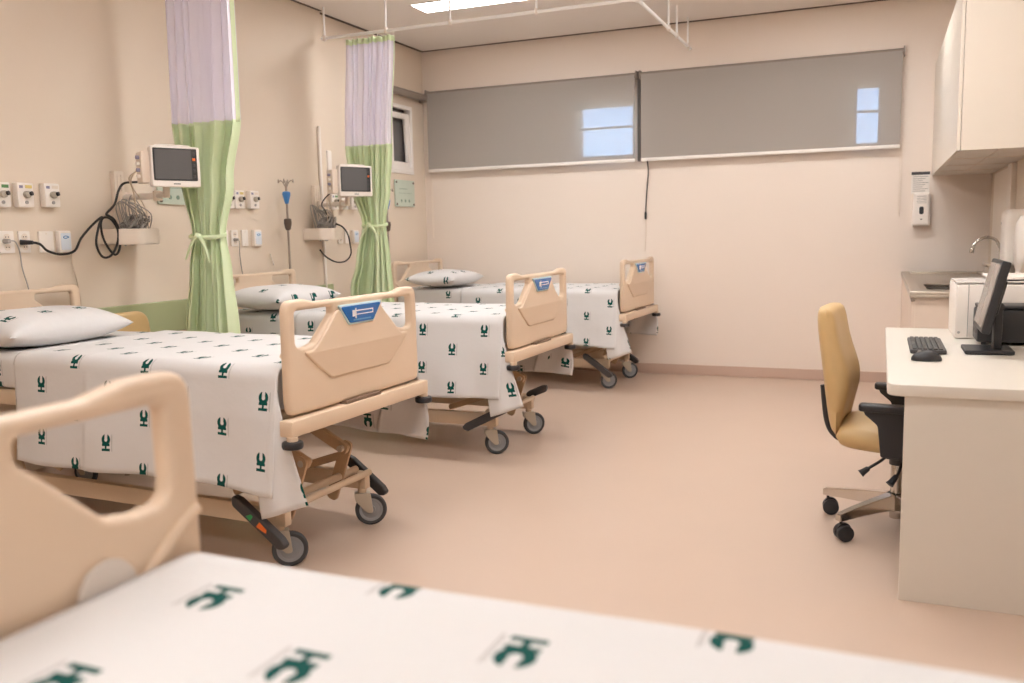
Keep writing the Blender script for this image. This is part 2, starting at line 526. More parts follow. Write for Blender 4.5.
# ---------------------------------------------------------------- beds
def board_part(name, parent, x, badge, zoff=0.0, inner=1):
    """moulded end board in the plane x with two grip slots; outer face toward +x * inner"""
    o_ = []
    half = [(.0, 1.043), (.27, 1.043, .05), (.335, 1.057, .05), (.44, 1.056, .045), (.444, .70), (.436, .645, .085), (.33, .642, .03), (.0, .642)]
    right = [p for p in half]
    left = [(-p[0],) + tuple(p[1:]) for p in reversed(half) if p[0] > 0]
    outl = round_poly(right + left, 8)
    slot = [(.39, 1.017, .018), (.172, 1.017, .012), (.172, .990, .012), (.225, .945, .03), (.285, .892, .03), (.335, .882, .03), (.392, .884, .035)]
    h1 = round_poly(slot, 6)
    h2 = round_poly([(-p[0],) + tuple(p[1:]) for p in reversed(slot)], 6)
    bm = plate(bmesh.new(), outl, [h1, h2], .036, .013, TM(x, 0, zoff) @ YZ)
    # raised centre field framed by a soft ridge
    fld = [(.36, .868, .03), (.30, .868, .03), (.215, .935, .04), (.15, 1.0, .02), (-.15, 1.0, .02), (-.215, .935, .04), (-.30, .868, .03), (-.36, .868, .03), (-.30, .82, .04), (-.20, .748, .05), (.20, .748, .05), (.30, .82, .04)]
    sx = 1 if badge else -1
    plate(bm, round_poly(fld, 6), [], .034, .008, TM(x + .009 * sx, 0, zoff) @ YZ)
    for sy in (-1, 1):
        tube(bm, [(x - .014 * sx, sy * .435, .862 + zoff), (x - .017 * sx, sy * .39, .838 + zoff), (x - .017 * sx, sy * .33, .79 + zoff), (x - .017 * sx, sy * .28, .73 + zoff), (x - .012 * sx, sy * .25, .655 + zoff)], .010, n=10)
    b = obj(name, bm, BEDP, parent, angle=50)
    if badge:
        s = 1
        tr = [(-.15, 1.018, .008), (.15, 1.018, .008), (.085, .937, .022), (-.085, .937, .022)]
        ob = obj('badge', plate(bmesh.new(), round_poly(tr), [], .01, .003, TM(x + .026 * s, 0, zoff) @ YZ), PALEB, b)
        ob['label'] = 'blue badge with a pale rim and white bed mark'
        tr2 = [(-.138, 1.011, .008), (.138, 1.011, .008), (.078, .944, .018), (-.078, .944, .018)]
        obj('badge_face', plate(bmesh.new(), round_poly(tr2), [], .006, .002, TM(x + .0315 * s, 0, zoff) @ YZ), BLUE, ob)
        bm = B(x + .034, x + .0362, -.062, .075, .9875, .9915)
        box(bm, x + .034, x + .0362, -.062, .075, .9735, .9765)
        box(bm, x + .034, x + .0362, .071, .075, .9735, .9915)
        box(bm, x + .034, x + .0362, -.066, -.05, .968, .993)
        box(bm, x + .034, x + .0362, -.047, -.041, .960, 1.0)
        bmesh.ops.translate(bm, vec=(0, 0, zoff), verts=bm.verts)
        obj('bed_mark', bm, WHITE, ob, False)
        obj('pale_strip', B(x + .034, x + .0358, -.062, .058, .952 + zoff, .957 + zoff), LBLUE, ob, False)
    if name == 'footboard':
        d = obj('grip_disc', Cy((x - .028, -.27, .80 + zoff), (x - .02, -.27, .80 + zoff), .045, n=28, bev=.003), pm('disc_grey', '#cfc6be', .5), b)
        d['label'] = 'round grey disc on the inner face'
    return b

def caster(parent, x, y, ang, r=.07):
    o = obj('caster', Cy((x, y, .145), (x, y, .235), .019, n=16, bev=.003), BEDM, parent)
    M = TM(x, y, 0) @ Matrix.Rotation(ang, 4, 'Z')
    bm = bmesh.new()
    prof = [(-.036, .150, .012), (.036, .150, .012), (.030, .115, .01), (-.020, .058, .016), (-.046, .058, .016)]
    for s in (-1, 1):
        plate(bm, round_poly(prof, 5), [], .006, .002, M @ TM(0, s * .021, 0) @ XZ)
    box(bm, -.034, .034, -.024, .024, .142, .150, .003, mat=M)
    f = obj('fork', bm, FORK, o)
    W = M @ TM(-.036, 0, r) @ Matrix.Rotation(PI / 2, 4, 'X')
    obj('tyre', lathe(bmesh.new(), [(.052, -.0125), (.064, -.0135), (r, -.007), (r, .007), (.064, .0135), (.052, .0125), (.052, -.0125)], mat=W, n=36), RUBBER, o)
    obj('wheel_disc', lathe(bmesh.new(), [(.0, -.015), (.018, -.015), (.02, -.011), (.040, -.010), (.043, -.012), (.0535, -.012), (.0535, .012), (.043, .012), (.040, .010), (.02, .011), (.018, .015), (.0, .015)], mat=W, n=36), WHEELG, o)
    return o

def pedal(parent, a, b, marks=False):
    a, b = Vector(a), Vector(b)
    d = (b - a); L = d.length
    ang = math.atan2(-d.z, d.x)
    M = Matrix.Translation((a + b) / 2) @ Matrix.Rotation(ang, 4, 'Y')
    out = round_poly([(-L / 2, -.006, .01), (-L / 2 + .02, -.026, .02), (L / 2 - .02, -.026, .02), (L / 2, -.008, .012), (L / 2, .012, .012), (L / 2 - .03, .022, .02), (-L / 2 + .03, .022, .02), (-L / 2, .012, .012)], 5)
    o = obj('brake_pedal', plate(bmesh.new(), out, [], .034, .007, M @ XZ), DGREY, parent)
    if marks:
        m = obj('release_mark', plate(bmesh.new(), [(-.055, -.012), (-.03, -.014), (-.028, .008), (-.04, .01)], [], .003, .0006, M @ TM(0, -.0175, 0) @ XZ), SENSGREEN, o, False); m['label'] = 'green mark on pedal'
        m = obj('brake_mark', plate(bmesh.new(), [(.005, -.014), (.055, -.006), (.05, .008), (.008, .012)], [], .003, .0006, M @ TM(0, -.0175, 0) @ XZ), ORANGE, o, False); m['label'] = 'orange mark on pedal'
    return o

def make_bed(loc, rz, label, pedals, angs, zoff=0.0, marks=False):
    L = 2.1
    o = empty('hospital_bed', loc, rz, label, 'bed', 'hospital beds of the ward')
    obj('platform', B(.06, L - .06, -.41, .41, .585, .655, .01), BEDM, o)
    board_part('headboard', o, 0.0, False, zoff)
    board_part('footboard', o, L, True, zoff)
    for nm, x, s in (('head_bar', -.004, -1), ('foot_bar', L + .012, 1)):
        bar = obj(nm, B(x - .028, x + .032, -.468, .478, .575, .634, .007), BEDP, o)
        obj('grip_shade_block', B(x - .012, x + .024, -.13, .11, .630, .646, .003), pm('grip_slot_shade', '#7d6553', .6), bar)  # dark brown painted for the shade inside the grip slot
        for sy in (-1, 1):
            bm = Cy((x + s * .018, sy * .455, .558), (x + s * .018, sy * .455, .577), .02, n=16)
            obj('bar_post', bm, BEDP, bar)
            obj('bumper', Cy((x + s * .018, sy * .455, .534), (x + s * .018, sy * .455, .562), .038, n=28, bev=.008), BLACK, bar)
    for sy in (-1, 1):
        obj('base_beam', B(.10, L - .16, sy * .27 - .02, sy * .27 + .02, .168, .243, .005), BEDM, o)
    for x in (.12, L - .17):
        bm = T([(x, -.30, .235), (x, .30, .235)], .015, n=14, sub=1)
        tube(bm, [(x - .05, -.27, .25), (x - .05, .27, .25)], .017, n=14, sub=1)
        obj('cross_tube', bm, BEDM, o)
    for sy in (-1, 1):
        for xh, d in ((L - .16, -1), (.16, 1)):
            y = sy * .13
            j = Vector((xh + .02 * -d * -1, y, .385))
            bm = bmesh.new()
            def link_bar(bm, p, q, wd, t):
                p, q = Vector(p), Vector(q)
                e = q - p; a = math.atan2(-e.z, e.x); ln = e.length
                M = Matrix.Translation((p + q) / 2) @ Matrix.Rotation(a, 4, 'Y')
                pl = round_poly([(-ln / 2 - wd / 2, -wd / 2, wd * .45), (ln / 2 + wd / 2, -wd / 2, wd * .45), (ln / 2 + wd / 2, wd / 2, wd * .45), (-ln / 2 - wd / 2, wd / 2, wd * .45)], 5)
                plate(bm, pl, [], t, .002, M @ XZ)
            link_bar(bm, (xh + d * .42, y, .585), j, .05, .022)
            l1 = obj('lift_arm', bm, BEDD, o)
            bm = bmesh.new()
            link_bar(bm, j + Vector((0, .022 * sy, 0)), (xh + d * .10, y + .022 * sy, .17), .055, .014)
            link_bar(bm, j + Vector((0, .022 * sy, -.03)), (xh + d * .36, y + .022 * sy, .24), .034, .012)
            obj('link_arm', bm, BEDD, l1)
            cyl(bm := bmesh.new(), j - Vector((0, .03, 0)), j + Vector((0, .03, 0)), .014, n=16)
            obj('pivot_pin', bm, FORK, l1)
    for i, (x, y) in enumerate(((L - .205, -.272), (L - .19, .268), (.12, -.27), (.12, .27))):
        caster(o, x, y, angs[i])
    for k, (a, b) in enumerate(pedals):
        pedal(o, a, b, marks and k == 0)
    return o

LM, MW = 2.05, .43
def make_mattress(loc, rz, label, uvs):
    bm = bmesh.new()
    n = 26
    # rounded rectangle cross-section swept along x with tucked pleats on the sides
    sec = round_poly([(-MW, .662, .03), (MW, .662, .03), (MW, .815, .05), (-MW, .815, .05)], 6)
    per = [0.0]
    for i in range(len(sec)): per.append(per[-1] + (sec[(i + 1) % len(sec)] - sec[i]).length)
    m = len(sec)
    def f(u, v):
        j = int(round(v * m)) % m
        y, z = sec[j]
        x = .04 + u * (LM - .04)
        k = noise.noise(Vector((x * 9 + z * 14, z * 5, loc[1])))
        return Vector((x, y + (1 if y > 0 else -1) * .006 * k, z + .004 * noise.noise(Vector((x * 4, y * 4, loc[1])))))
    V = grid(bm, f, 70, m, lambda u, v: (.04 + u * (LM - .04) + uvs[0], per[int(round(v * m))] * -1 + uvs[1]), closed_v=True)
    bm.faces.new(V[0]); bm.faces.new(list(reversed(V[-1])))
    o = obj('mattress', bm, LINEN, None, angle=60)
    o.location = loc; o.rotation_euler = (0, 0, rz)
    return tag(o, label, 'mattress', 'mattresses')

def make_sheet(loc, rz, label, uvs, x0=.67, seed=0, hem=.37, flaps=(1, 1)):
    bm = bmesh.new()
    y1, zt, r = MW + .012, .823, .05
    side = zt - r - hem
    arc = r * PI / 2
    top = 2 * (y1 - r)
    tot = 2 * (side + arc) + top
    XE = 2.068
    def section(s, x):
        # s: metres from near hem
        sg = -1
        if s > tot / 2: s = tot - s; sg = 1
        if s < side:
            k = 1 - s / side
            return sg, y1 + .035 * k ** 1.3, hem + s, k
        s2 = s - side
        if s2 < arc:
            a = s2 / r
            return sg, y1 - r + r * math.cos(a), zt - r + r * math.sin(a), 0
        return sg, (tot / 2 - s), zt, 0
    nu, nv = 110, 90
    def f(u, v):
        x = x0 + u * (XE - x0)
        sg, y, z, k = section(v * tot, x)
        q = Vector((x * 2.2 + seed, v * 3.0, seed * 1.7))
        w = noise.noise(q) + .5 * noise.noise(q * 2.3)
        fold = .0
        if k > 0:
            y += .016 * k * w + .007 * k * math.sin(x * 17 + seed) + (.010 if x > x0 + .42 else 0.0) * min(1, k * 3)
            z += k * (.010 * math.sin(x * 5 + seed) + .006 * w)
            if x > 1.9: y += (x - 1.9) * .18 * k
        else:
            z += .005 * w
            z += .004 * max(0, 1 - abs(x - x0 - .42) / .015)
        # selvedge rolls a little at the head end
        return Vector((x, sg * y, z))
    grid(bm, f, nu, nv, lambda u, v: (x0 + u * (XE - x0) + uvs[0], v * tot + uvs[1]))
    o = thicken(obj('bed_sheet', bm, LINEN, None, angle=80), .003, 0)
    o.location = loc; o.rotation_euler = (0, 0, rz)
    tag(o, label, 'sheet', 'printed bed sheets')
    # hanging corner folds beside the footboard
    for sg, on in zip((-1, 1), flaps):
        if not on: continue
        bm = bmesh.new()
        # edge curves from the mattress corner to the ragged lower edge
        A = [Vector((2.04, y1 - .012, .79)), Vector((2.0, y1 + .012, .66)), Vector((1.955, y1 + .045, .50)), Vector((2.0, y1 + .05, .27))]
        C = [Vector((2.062, y1 - .006, .775)), Vector((2.070, y1 + .025, .66)), Vector((2.12, y1 + .02, .55)), Vector((2.19, y1 + .012, .335))]
        if sg > 0:
            A = [Vector((2.03, y1 - .012, .79)), Vector((1.97, y1 + .014, .66)), Vector((1.88, y1 + .03, .50)), Vector((1.86, y1 + .04, .372))]
            C = [Vector((2.062, y1 - .006, .775)), Vector((2.10, y1 + .02, .66)), Vector((2.17, y1 + .035, .52)), Vector((2.135, y1 + .02, .36))]
        def bz(P, t):
            return P[0] * (1 - t) ** 3 + P[1] * 3 * t * (1 - t) ** 2 + P[2] * 3 * t * t * (1 - t) + P[3] * t ** 3
        def g(u, v):
            p = bz(A, v).lerp(bz(C, v), u)
            p.y += .02 * math.sin(u * PI) * v + .006 * math.sin(u * 9 + v * 5)
            return Vector((p.x, sg * p.y, p.z))
        grid(bm, g, 16, 30, lambda u, v: (1.98 + .19 * u + uvs[0] + .02, .45 - .48 * v + uvs[1] - .02 + .03 * u))
        thicken(obj('corner_fold', bm, LINEN, o, angle=80), .003, 0)
    return o

def make_pillow(loc, rz, size, label, uvs, seed=0, tilt=0.0):
    lx, ly, h = size
    bm = bmesh.new()
    def surf(sgn):
        def f(u, v):
            a, b = 2 * u - 1, 2 * v - 1
            px = a * (1 - .10 * (1 - abs(b)) * 0 - .07 * (b * b) * 0)
            k = max(0, (1 - abs(a) ** 3.2)) ** .5 * max(0, (1 - abs(b) ** 3.6)) ** .5
            # edges pull in between the corners
            x = a * lx / 2 * (1 - .05 * (1 - abs(b) ** 2))
            y = b * ly / 2 * (1 - .045 * (1 - abs(a) ** 2))
            w = noise.noise(Vector((x * 7 + seed, y * 7, sgn)))
            z = sgn * h / 2 * k * (1 + .08 * w) + (.0 if sgn > 0 else .25 * h * (1 - k) * 0)
            if sgn < 0: z *= .55
            return Vector((x, y, z + .02 * (a * a) * (b * b)))
        return f
    for s in (1, -1):
        grid(bm, surf(s), 36, 44, lambda u, v: (u * lx * 1.05 + uvs[0], v * ly * 1.05 + uvs[1]))
    bmesh.ops.remove_doubles(bm, verts=bm.verts, dist=1e-4)
    o = obj('pillow', bm, LINEN, None, angle=80)
    o.location = loc; o.rotation_euler = (0, tilt, rz)
    return tag(o, label, 'pillow', 'printed pillows')

D2 = math.radians(2)
beds = [
    ((-4.014, 3.023, 0), -D2, 'beige hospital bed with green and orange marks on its pedal, by the left wall', (0, 0), 0.0,
     [((1.742, -.345, .285), (1.985, -.345, .115)), ((1.742, .40, .265), (1.95, .40, .11))], (math.radians(220), math.radians(216), 2.5, 3.3), True),
    ((-3.96, 4.867, 0), -D2 / 2, 'middle beige hospital bed of the three against the left wall', (.054, -.045), 0.0,
     [((1.76, -.345, .16), (2.04, -.345, .30)), ((1.86, .37, .235), (2.0, .37, .295))], (math.radians(212), math.radians(222), 3.0, 2.6), False),
    ((-3.949, 7.173, 0), -D2, 'farthest beige hospital bed, in the corner under the blinds', (0.0, -.02), 0.0,
     [((1.742, -.345, .285), (1.985, -.345, .115)), ((1.80, .38, .25), (1.99, .38, .13))], (math.radians(208), math.radians(214), 2.9, 3.3), False),
]
for i, (loc, rz, lab, uvs, zo, ped, angs, mk) in enumerate(beds):
    make_bed(loc, rz, lab, ped, angs, zo, mk)
nm = ('nearest along the left wall, under its pillow', 'of the middle bed, below the raised pillow', 'of the far corner bed')
ns = ('draped long over the bed nearest along the left wall', 'draped over the middle bed between the two green curtains', 'draped over the far bed in the back corner')
npl = ('white lettered pillow in front of the tan chair back, nearest to the camera', 'white lettered pillow on the middle bed, right of the nearer green curtain', 'white lettered pillow on the far corner bed, right of the farther curtain')
for i, (loc, rz, lab, uvs, zo, ped, angs, mk) in enumerate(beds):
    make_mattress(loc, rz, 'mattress in white printed linen on the bed ' + nm[i], (uvs[0] + .1, uvs[1] + .03))
    make_sheet(loc, rz, 'white sheet with green HC marks ' + ns[i], uvs, seed=i * 3.1)
make_pillow((-3.61, 2.90, .872), D2, (.46, .68, .21), npl[0], (.30, .13), 1, 0.05)
make_pillow((-3.60, 4.69, .880), 0.0, (.46, .68, .19), npl[1], (.16, .02), 5, .02)
make_pillow((-3.58, 7.0, .880), 0.05, (.46, .70, .18), npl[2], (.05, .12), 9, .02)
# foreground bed stands the other way round, its footboard toward the left
loc4, rz4 = (1.217, .482, .03), PI
make_bed(loc4, rz4, 'beige hospital bed in front of the camera, only its end board showing', beds[0][5], (.3, -.4, 2.5, 3.3), 0.014, False)
make_mattress(loc4, rz4, 'mattress of the foreground bed, hidden under its white sheet', (.1, 0))
make_sheet(loc4, rz4, 'white sheet with large green HC marks across the bottom foreground', (.078, -.045), x0=.3, seed=12.3)

# ---------------------------------------------------------------- bedside chair behind the nearest bed
def side_chair():
    o = empty('visitor_chair', (-3.62, 3.665, 0), 0, 'tan vinyl chair behind the pillow of the first bed, beside the green curtain', 'chair')
    back = round_poly([(-.19, .50, .04), (.19, .50, .04), (.185, .885, .09), (-.185, .885, .09)], 8)
    M = TM(-.22, 0, 0) @ Matrix.Rotation(-.10, 4, 'Y')
    obj('backrest', plate(bmesh.new(), back, [], .06, .022, M @ YZ), TANV, o)
    seat = round_poly([(-.2, -.19, .05), (.22, -.19, .06), (.22, .19, .06), (-.2, .19, .05)], 6)
    obj('seat', plate(bmesh.new(), seat, [], .07, .025, TM(0, 0, .44)), TANV, o)
    for sx in (-.17, .18):
        for sy in (-.16, .16):
            obj('leg', Cy((sx, sy, 0), (sx * .95, sy, .41), .013, n=14), CHROME, o)
    for sy in (-.15, .15):
        obj('back_post', T([(-.19, sy, .41), (-.25, sy, .47), (-.275, sy, .62)], .010, n=10), CHROME, o)
side_chair()

# ---------------------------------------------------------------- curtain rails and curtains
RZ = 2.8
def rail(y, hang_xs, leg, label):
    o = empty('curtain_rail', (XL, y, RZ), 0, label, 'curtain rail', 'curtain rails under the ceiling')
    xe = -1.535 - XL
    if leg:
        bm = T([(.12, 0, 0), (xe - .08, 0, 0), (xe - .03, .015, 0), (xe, .07, 0), (xe, .12, 0), (xe, YB - y - .07, 0)], .0125, n=12, sub=4)
    else:
        bm = T([(.12, 0, 0), (xe, 0, 0)], .0125, n=12, sub=1)
    t = obj('rail_tube', bm, RAILW, o)
    for x in hang_xs:
        r = obj('ceiling_rod', Cy((x - XL, 0, .005), (x - XL, 0, ZC - RZ), .008, n=12), RAILW, o)
        obj('rod_clip', Cy((x - XL, 0, -.02), (x - XL, 0, .022), .015, n=14, bev=.003), WHITEP, r)
    if leg:
        for yy in leg:
            r = obj('ceiling_rod', Cy((xe, yy - y, .005), (xe, yy - y, ZC - RZ), .008, n=12), RAILW, o)
            obj('rod_clip', Cy((xe, yy - y, -.02), (xe, yy - y, .022), .015, n=14, bev=.003), WHITEP, r)
rail(5.9, (-4.0, -3.455, -2.92, -2.25), (6.83, 7.12, 7.55), 'white curtain rail hung from the ceiling, running to the back wall')
rail(3.97, (-4.0, -3.4, -2.5, -1.7), None, 'white curtain rail above the green curtain behind the first patient monitor')

def curtain(y, keys, ztop, ztr, ztie, zbot, label, seed, side=1):
    x0 = keys[0][1]
    o = empty('privacy_curtain', (0, y, 0), 0, label, 'curtain', 'green and net privacy curtains')
    def W(z):
        ks = keys
        if z >= ks[0][0]: return ks[0][1:]
        for a, b in zip(ks, ks[1:]):
            if z >= b[0]:
                t = (a[0] - z) / (a[0] - b[0]); t = t * t * (3 - 2 * t)
                return tuple(p + (q - p) * t for p, q in zip(a[1:], b[1:]))
        return ks[-1][1:]
    NP = 9
    def f(z, t, amp=1.0):
        xa, xb, am = W(z)
        d = max(0, min(1, (ztop - z) / (ztop - zbot)))
        ph = seed + .7 * math.sin(t * 7 + seed) + .5 * noise.noise(Vector((t * 4, z * 1.5, seed)))
        tt = t + .012 * noise.noise(Vector((t * 9, z * 2, seed + 3)))
        x = xa + (xb - xa) * tt + .006 * math.sin(t * 2 * PI * NP * 2 + seed)
        yy = am * amp * math.sin(t * 2 * PI * NP + ph) * (.75 + .45 * noise.noise(Vector((t * 6, seed, z * .6)))) + .4 * am * math.sin(t * 2 * PI * 3.1 + seed + z * 1.2)
        return Vector((x, yy, z))
    def panel(name, za, zb, mat, nz, t0=0, t1=1, off=0.0, amp=1.0):
        bm = bmesh.new()
        grid(bm, lambda u, v: f(za + (zb - za) * u, t0 + (t1 - t0) * v, amp) + Vector((0, off, 0)), nz, int(220 * (t1 - t0)) + 4)
        return thicken(obj(name, bm, mat, o, angle=80), .0016, 0) if mat is not NET else obj(name, bm, mat, o, angle=80)
    panel('header_band', ztop, ztop - .04, GREENC, 4)
    n = panel('net_panel', ztop - .04, ztr, NET, 30); n['label'] = 'white see-through net'
    panel('edge_band', ztop - .04, ztr, GREENC, 24, 0.984 if side > 0 else 0, 1 if side > 0 else .016, -.004)
    panel('cloth_panel', ztr + .012, zbot, GREENC, 80)
    # hooks
    for k in range(NP):
        t = (k + .25 - seed / (2 * PI)) / NP % 1
        p = f(ztop, t)
        obj('hook', T([(p.x, 0, RZ - .012), (p.x, .006, ztop + .012), (p.x, p.y, ztop - .02)], .003, n=6, sub=3), WHITEP, o)
    # tie band with a knot and two tails
    xa, xb, am = W(ztie)
    cx, rx = (xa + xb) / 2, (xb - xa) / 2 + .012
    bm = bmesh.new()
    def tb(u, v):
        a = u * 2 * PI
        b = v * 2 * PI
        return Vector((cx + (rx + .008 * math.cos(b)) * math.cos(a), (.062 + .008 * math.cos(b)) * math.sin(a), ztie + .012 * math.sin(b) + .012 * math.sin(a)))
    grid(bm, tb, 40, 10, closed_v=True)
    bmesh.ops.remove_doubles(bm, verts=bm.verts, dist=1e-5)
    t = obj('tie_band', bm, GREENC, o)
    obj('tie_tail', T([(cx, -.075, ztie), (cx - .035 * side, -.09, ztie - .04), (cx - .09 * side, -.085, ztie - .13)], .009, n=8, radii=(.012, .006)), GREENC, t)
    obj('tie_tail', T([(cx, -.075, ztie), (cx + .05 * side, -.09, ztie - .05), (cx + .07 * side, -.08, ztie - .15)], .009, n=8, radii=(.012, .006)), GREENC, t)
    bm = bmesh.new(); bmesh.ops.create_icosphere(bm, subdivisions=2, radius=.02)
    bmesh.ops.translate(bm, vec=(cx, -.078, ztie), verts=bm.verts)
    obj('tie_knot', bm, GREENC, t)
curtain(3.97, [(2.78, -3.74, -3.27, .032), (1.95, -3.745, -3.28, .04), (1.6, -3.70, -3.36, .04), (1.30, -3.645, -3.435, .03), (1.1, -3.68, -3.42, .042), (.76, -3.735, -3.40, .05), (.25, -3.77, -3.37, .055)],
        2.77, 1.918, 1.30, .25, 'green curtain with white net top, tied, behind the first patient monitor', 0.6)
curtain(5.9, [(2.78, -3.80, -3.395, .03), (1.96, -3.835, -3.445, .036), (1.65, -3.79, -3.475, .036), (1.366, -3.71, -3.525, .028), (1.1, -3.77, -3.50, .04), (.86, -3.835, -3.485, .045), (.25, -3.87, -3.45, .05)],
        2.765, 1.96, 1.366, .25, 'green curtain with white net top hanging beside the small left-wall window', 2.3)

# ---------------------------------------------------------------- patient monitors and their wall arms
def patient_monitor(p, w, h, label):
    ang = math.atan2(-.46, .887)
    o = empty('patient_monitor', p, ang, label, 'monitor', 'bedside patient monitors')
    # local: +x is the viewing side, y runs along the width (left edge of the picture at -w/2)
    face = round_poly([(-w / 2, 0, .012), (w / 2, 0, .012), (w / 2, h, .012), (-w / 2, h, .012)], 5)
    bm = plate(bmesh.new(), face, [], .045, .006, TM(-.0225, 0, 0) @ YZ)
    back = round_poly([(-w / 2 + .02, .02, .02), (w / 2 - .02, .02, .02), (w / 2 - .02, h - .02, .02), (-w / 2 + .02, h - .02, .02)], 5)
    plate(bm, back, [], .09, .01, TM(-.08, 0, 0) @ YZ)
    c = obj('casing', bm, WHITEP, o)
    bez = round_poly([(-w / 2 + .011, .033, .006), (w / 2 - .017, .033, .006), (w / 2 - .017, h - .011, .006), (-w / 2 + .011, h - .011, .006)], 4)
    b = obj('bezel', plate(bmesh.new(), bez, [], .004, .001, TM(.001, 0, 0) @ YZ), BEZEL, o)
    obj('screen', B(.001, .0042, -w / 2 + .019, w / 2 - .048, .041, h - .019), SCREEN, o, False)
    for k in range(5):
        bt = obj('button', B(.002, .0042, w / 2 - .042, w / 2 - .026, .05 + k * .030, .064 + k * .030, .002), ORANGE if k == 3 else DGREY, o)
    obj('maker_plate', B(.0, .0012, -.018, .018, .013, .018), DGREY, o, False)
    obj('handle', T([(-.03, -w / 2 + .05, h - .005), (-.05, -w / 2 + .05, h + .006), (-.05, w / 2 - .05, h + .006), (-.03, w / 2 - .05, h - .005)], .007, n=8, sub=4), WHITEP, o)
    sp = obj('socket_panel', B(-.12, -.03, -w / 2 - .040, -w / 2 + .01, .02, h - .03, .006), OFFWH, o)
    for k in range(4):
        obj('lead_socket', Cy((-.065, -w / 2 - .056, .055 + k * .033), (-.065, -w / 2 - .035, .055 + k * .033), .010, n=14), LILAC if k % 2 else WHITEP, sp)
    return o
patient_monitor((-3.495, 3.712, 1.562), .260, .214, 'white patient monitor with a dark screen, in front of the nearer green curtain')
patient_monitor((-3.58, 5.603, 1.575), .275, .222, 'white patient monitor with a dark screen, in front of the farther green curtain')

def wall_arm(yw, xw, mon, label, ytray, zt):
    o = empty('monitor_mount', (xw, yw, 1.2), 0, label, 'monitor mount', 'wall mounts of the patient monitors')
    bm = B(0, .035, -.035, .035, .09, .48, .006)
    box(bm, .033, .039, -.018, -.008, .11, .46); box(bm, .033, .039, .008, .018, .11, .46)
    obj('wall_channel', bm, OFFWH, o)
    m = Vector(mon) - Vector((xw, yw, 1.2))
    el = Vector((m.x * .55, m.y * .5 + .07, .33))
    e1 = Vector((.05, 0, .33))
    tip = Vector((m.x - .10, m.y + .045, .33))
    obj('pivot', Cy(e1 - Vector((0, 0, .03)), e1 + Vector((0, 0, .03)), .026, n=20, bev=.004), OFFWH, o)
    obj('arm', T([e1, el], .019, n=12, sub=1), WHITEP, o)
    obj('elbow', Cy(el - Vector((0, 0, .028)), el + Vector((0, 0, .028)), .026, n=20, bev=.004), OFFWH, o)
    obj('arm', T([el, tip], .017, n=12, sub=1), WHITEP, o)
    bm = Cy(tip - Vector((0, 0, .02)), tip + Vector((0, 0, .075)), .018, n=16)
    box(bm, tip.x - .05, tip.x + .05, tip.y - .05, tip.y + .05, tip.z + .042, tip.z + .052, .002)
    obj('tilt_head', bm, OFFWH, o)
    # bow-fronted cable tray with open top
    ya, yb = ytray[0] - yw, ytray[1] - yw
    outl = round_poly([(0.0, ya), (.15, ya, .05), (.235, ya + .07, .07), (.235, yb - .05, .06), (.14, yb, .05), (0.0, yb)], 6)
    base_z = zt - 1.2
    inn = []
    c = Vector((.11, (ya + yb) / 2))
    for p in outl: inn.append(c + (p - c) * .955)
    bm = plate(bmesh.new(), outl, [], .008, .002, TM(0, 0, base_z + .004))
    plate(bm, outl, [inn], .09, .002, TM(0, 0, base_z + .045))
    t = obj('cable_tray', bm, OFFWH, o)
    return o
wall_arm(3.86, XW, (-3.52, 3.715, 0), 'white wall channel with arm and cable tray beside the nearer curtain', (3.72, 3.99), 1.258)
wall_arm(5.80, XW, (-3.60, 5.617, 0), 'white wall channel with arm and cable tray beside the farther curtain', (5.64, 5.89), 1.258)

def cable_heap(x, y, z, sy, label, seed):
    rnd = random.Random(seed)
    bm = bmesh.new()
    for k in range(46):
        cx, cy = x + rnd.uniform(-.025, .03), y + rnd.uniform(-sy * .42, sy * .42)
        r1, r2 = rnd.uniform(.025, .055), rnd.uniform(.03, .06)
        r1 = min(r1, .05)
        ti = rnd.uniform(-.5, .5); a0 = rnd.uniform(0, 6.28)
        h = z + rnd.uniform(0, .12)
        pts = []
        for j in range(9):
            a = a0 + j * .66
            pts.append((cx + r1 * math.cos(a), cy + r2 * math.sin(a) * 1.1, h + .03 * math.sin(a + ti) + .012 * math.sin(3 * a)))
        tube(bm, pts, rnd.choice((.0035, .0045, .005)), n=6, sub=4)
    for k in range(9):
        y0 = y + rnd.uniform(-.09, .04); x0 = x + rnd.uniform(-.05, .04)
        tube(bm, [(x0, y0, z + .05), (x0 - .02, y0 - .02, z + .14 + rnd.uniform(0, .05)), (x0 - .01 + rnd.uniform(-.03, .05), y0 - .03, z + .20 + rnd.uniform(0, .06)), (x0 + .03, y0 + .03 + rnd.uniform(-.02, .06), z + .15), (x0 + .02, y0 + .06, z + .06)], .003, n=6, sub=5)
    o = obj('cable_heap', bm, CORDG)
    return tag(o, label, 'cables', 'coiled monitor leads')
cable_heap(XW + .12, 3.855, 1.285, .15, 'grey monitor leads coiled in the tray beside the nearer curtain', 3)
cable_heap(XW + .12, 5.765, 1.285, .15, 'grey monitor leads coiled in the tray beside the farther curtain', 8)

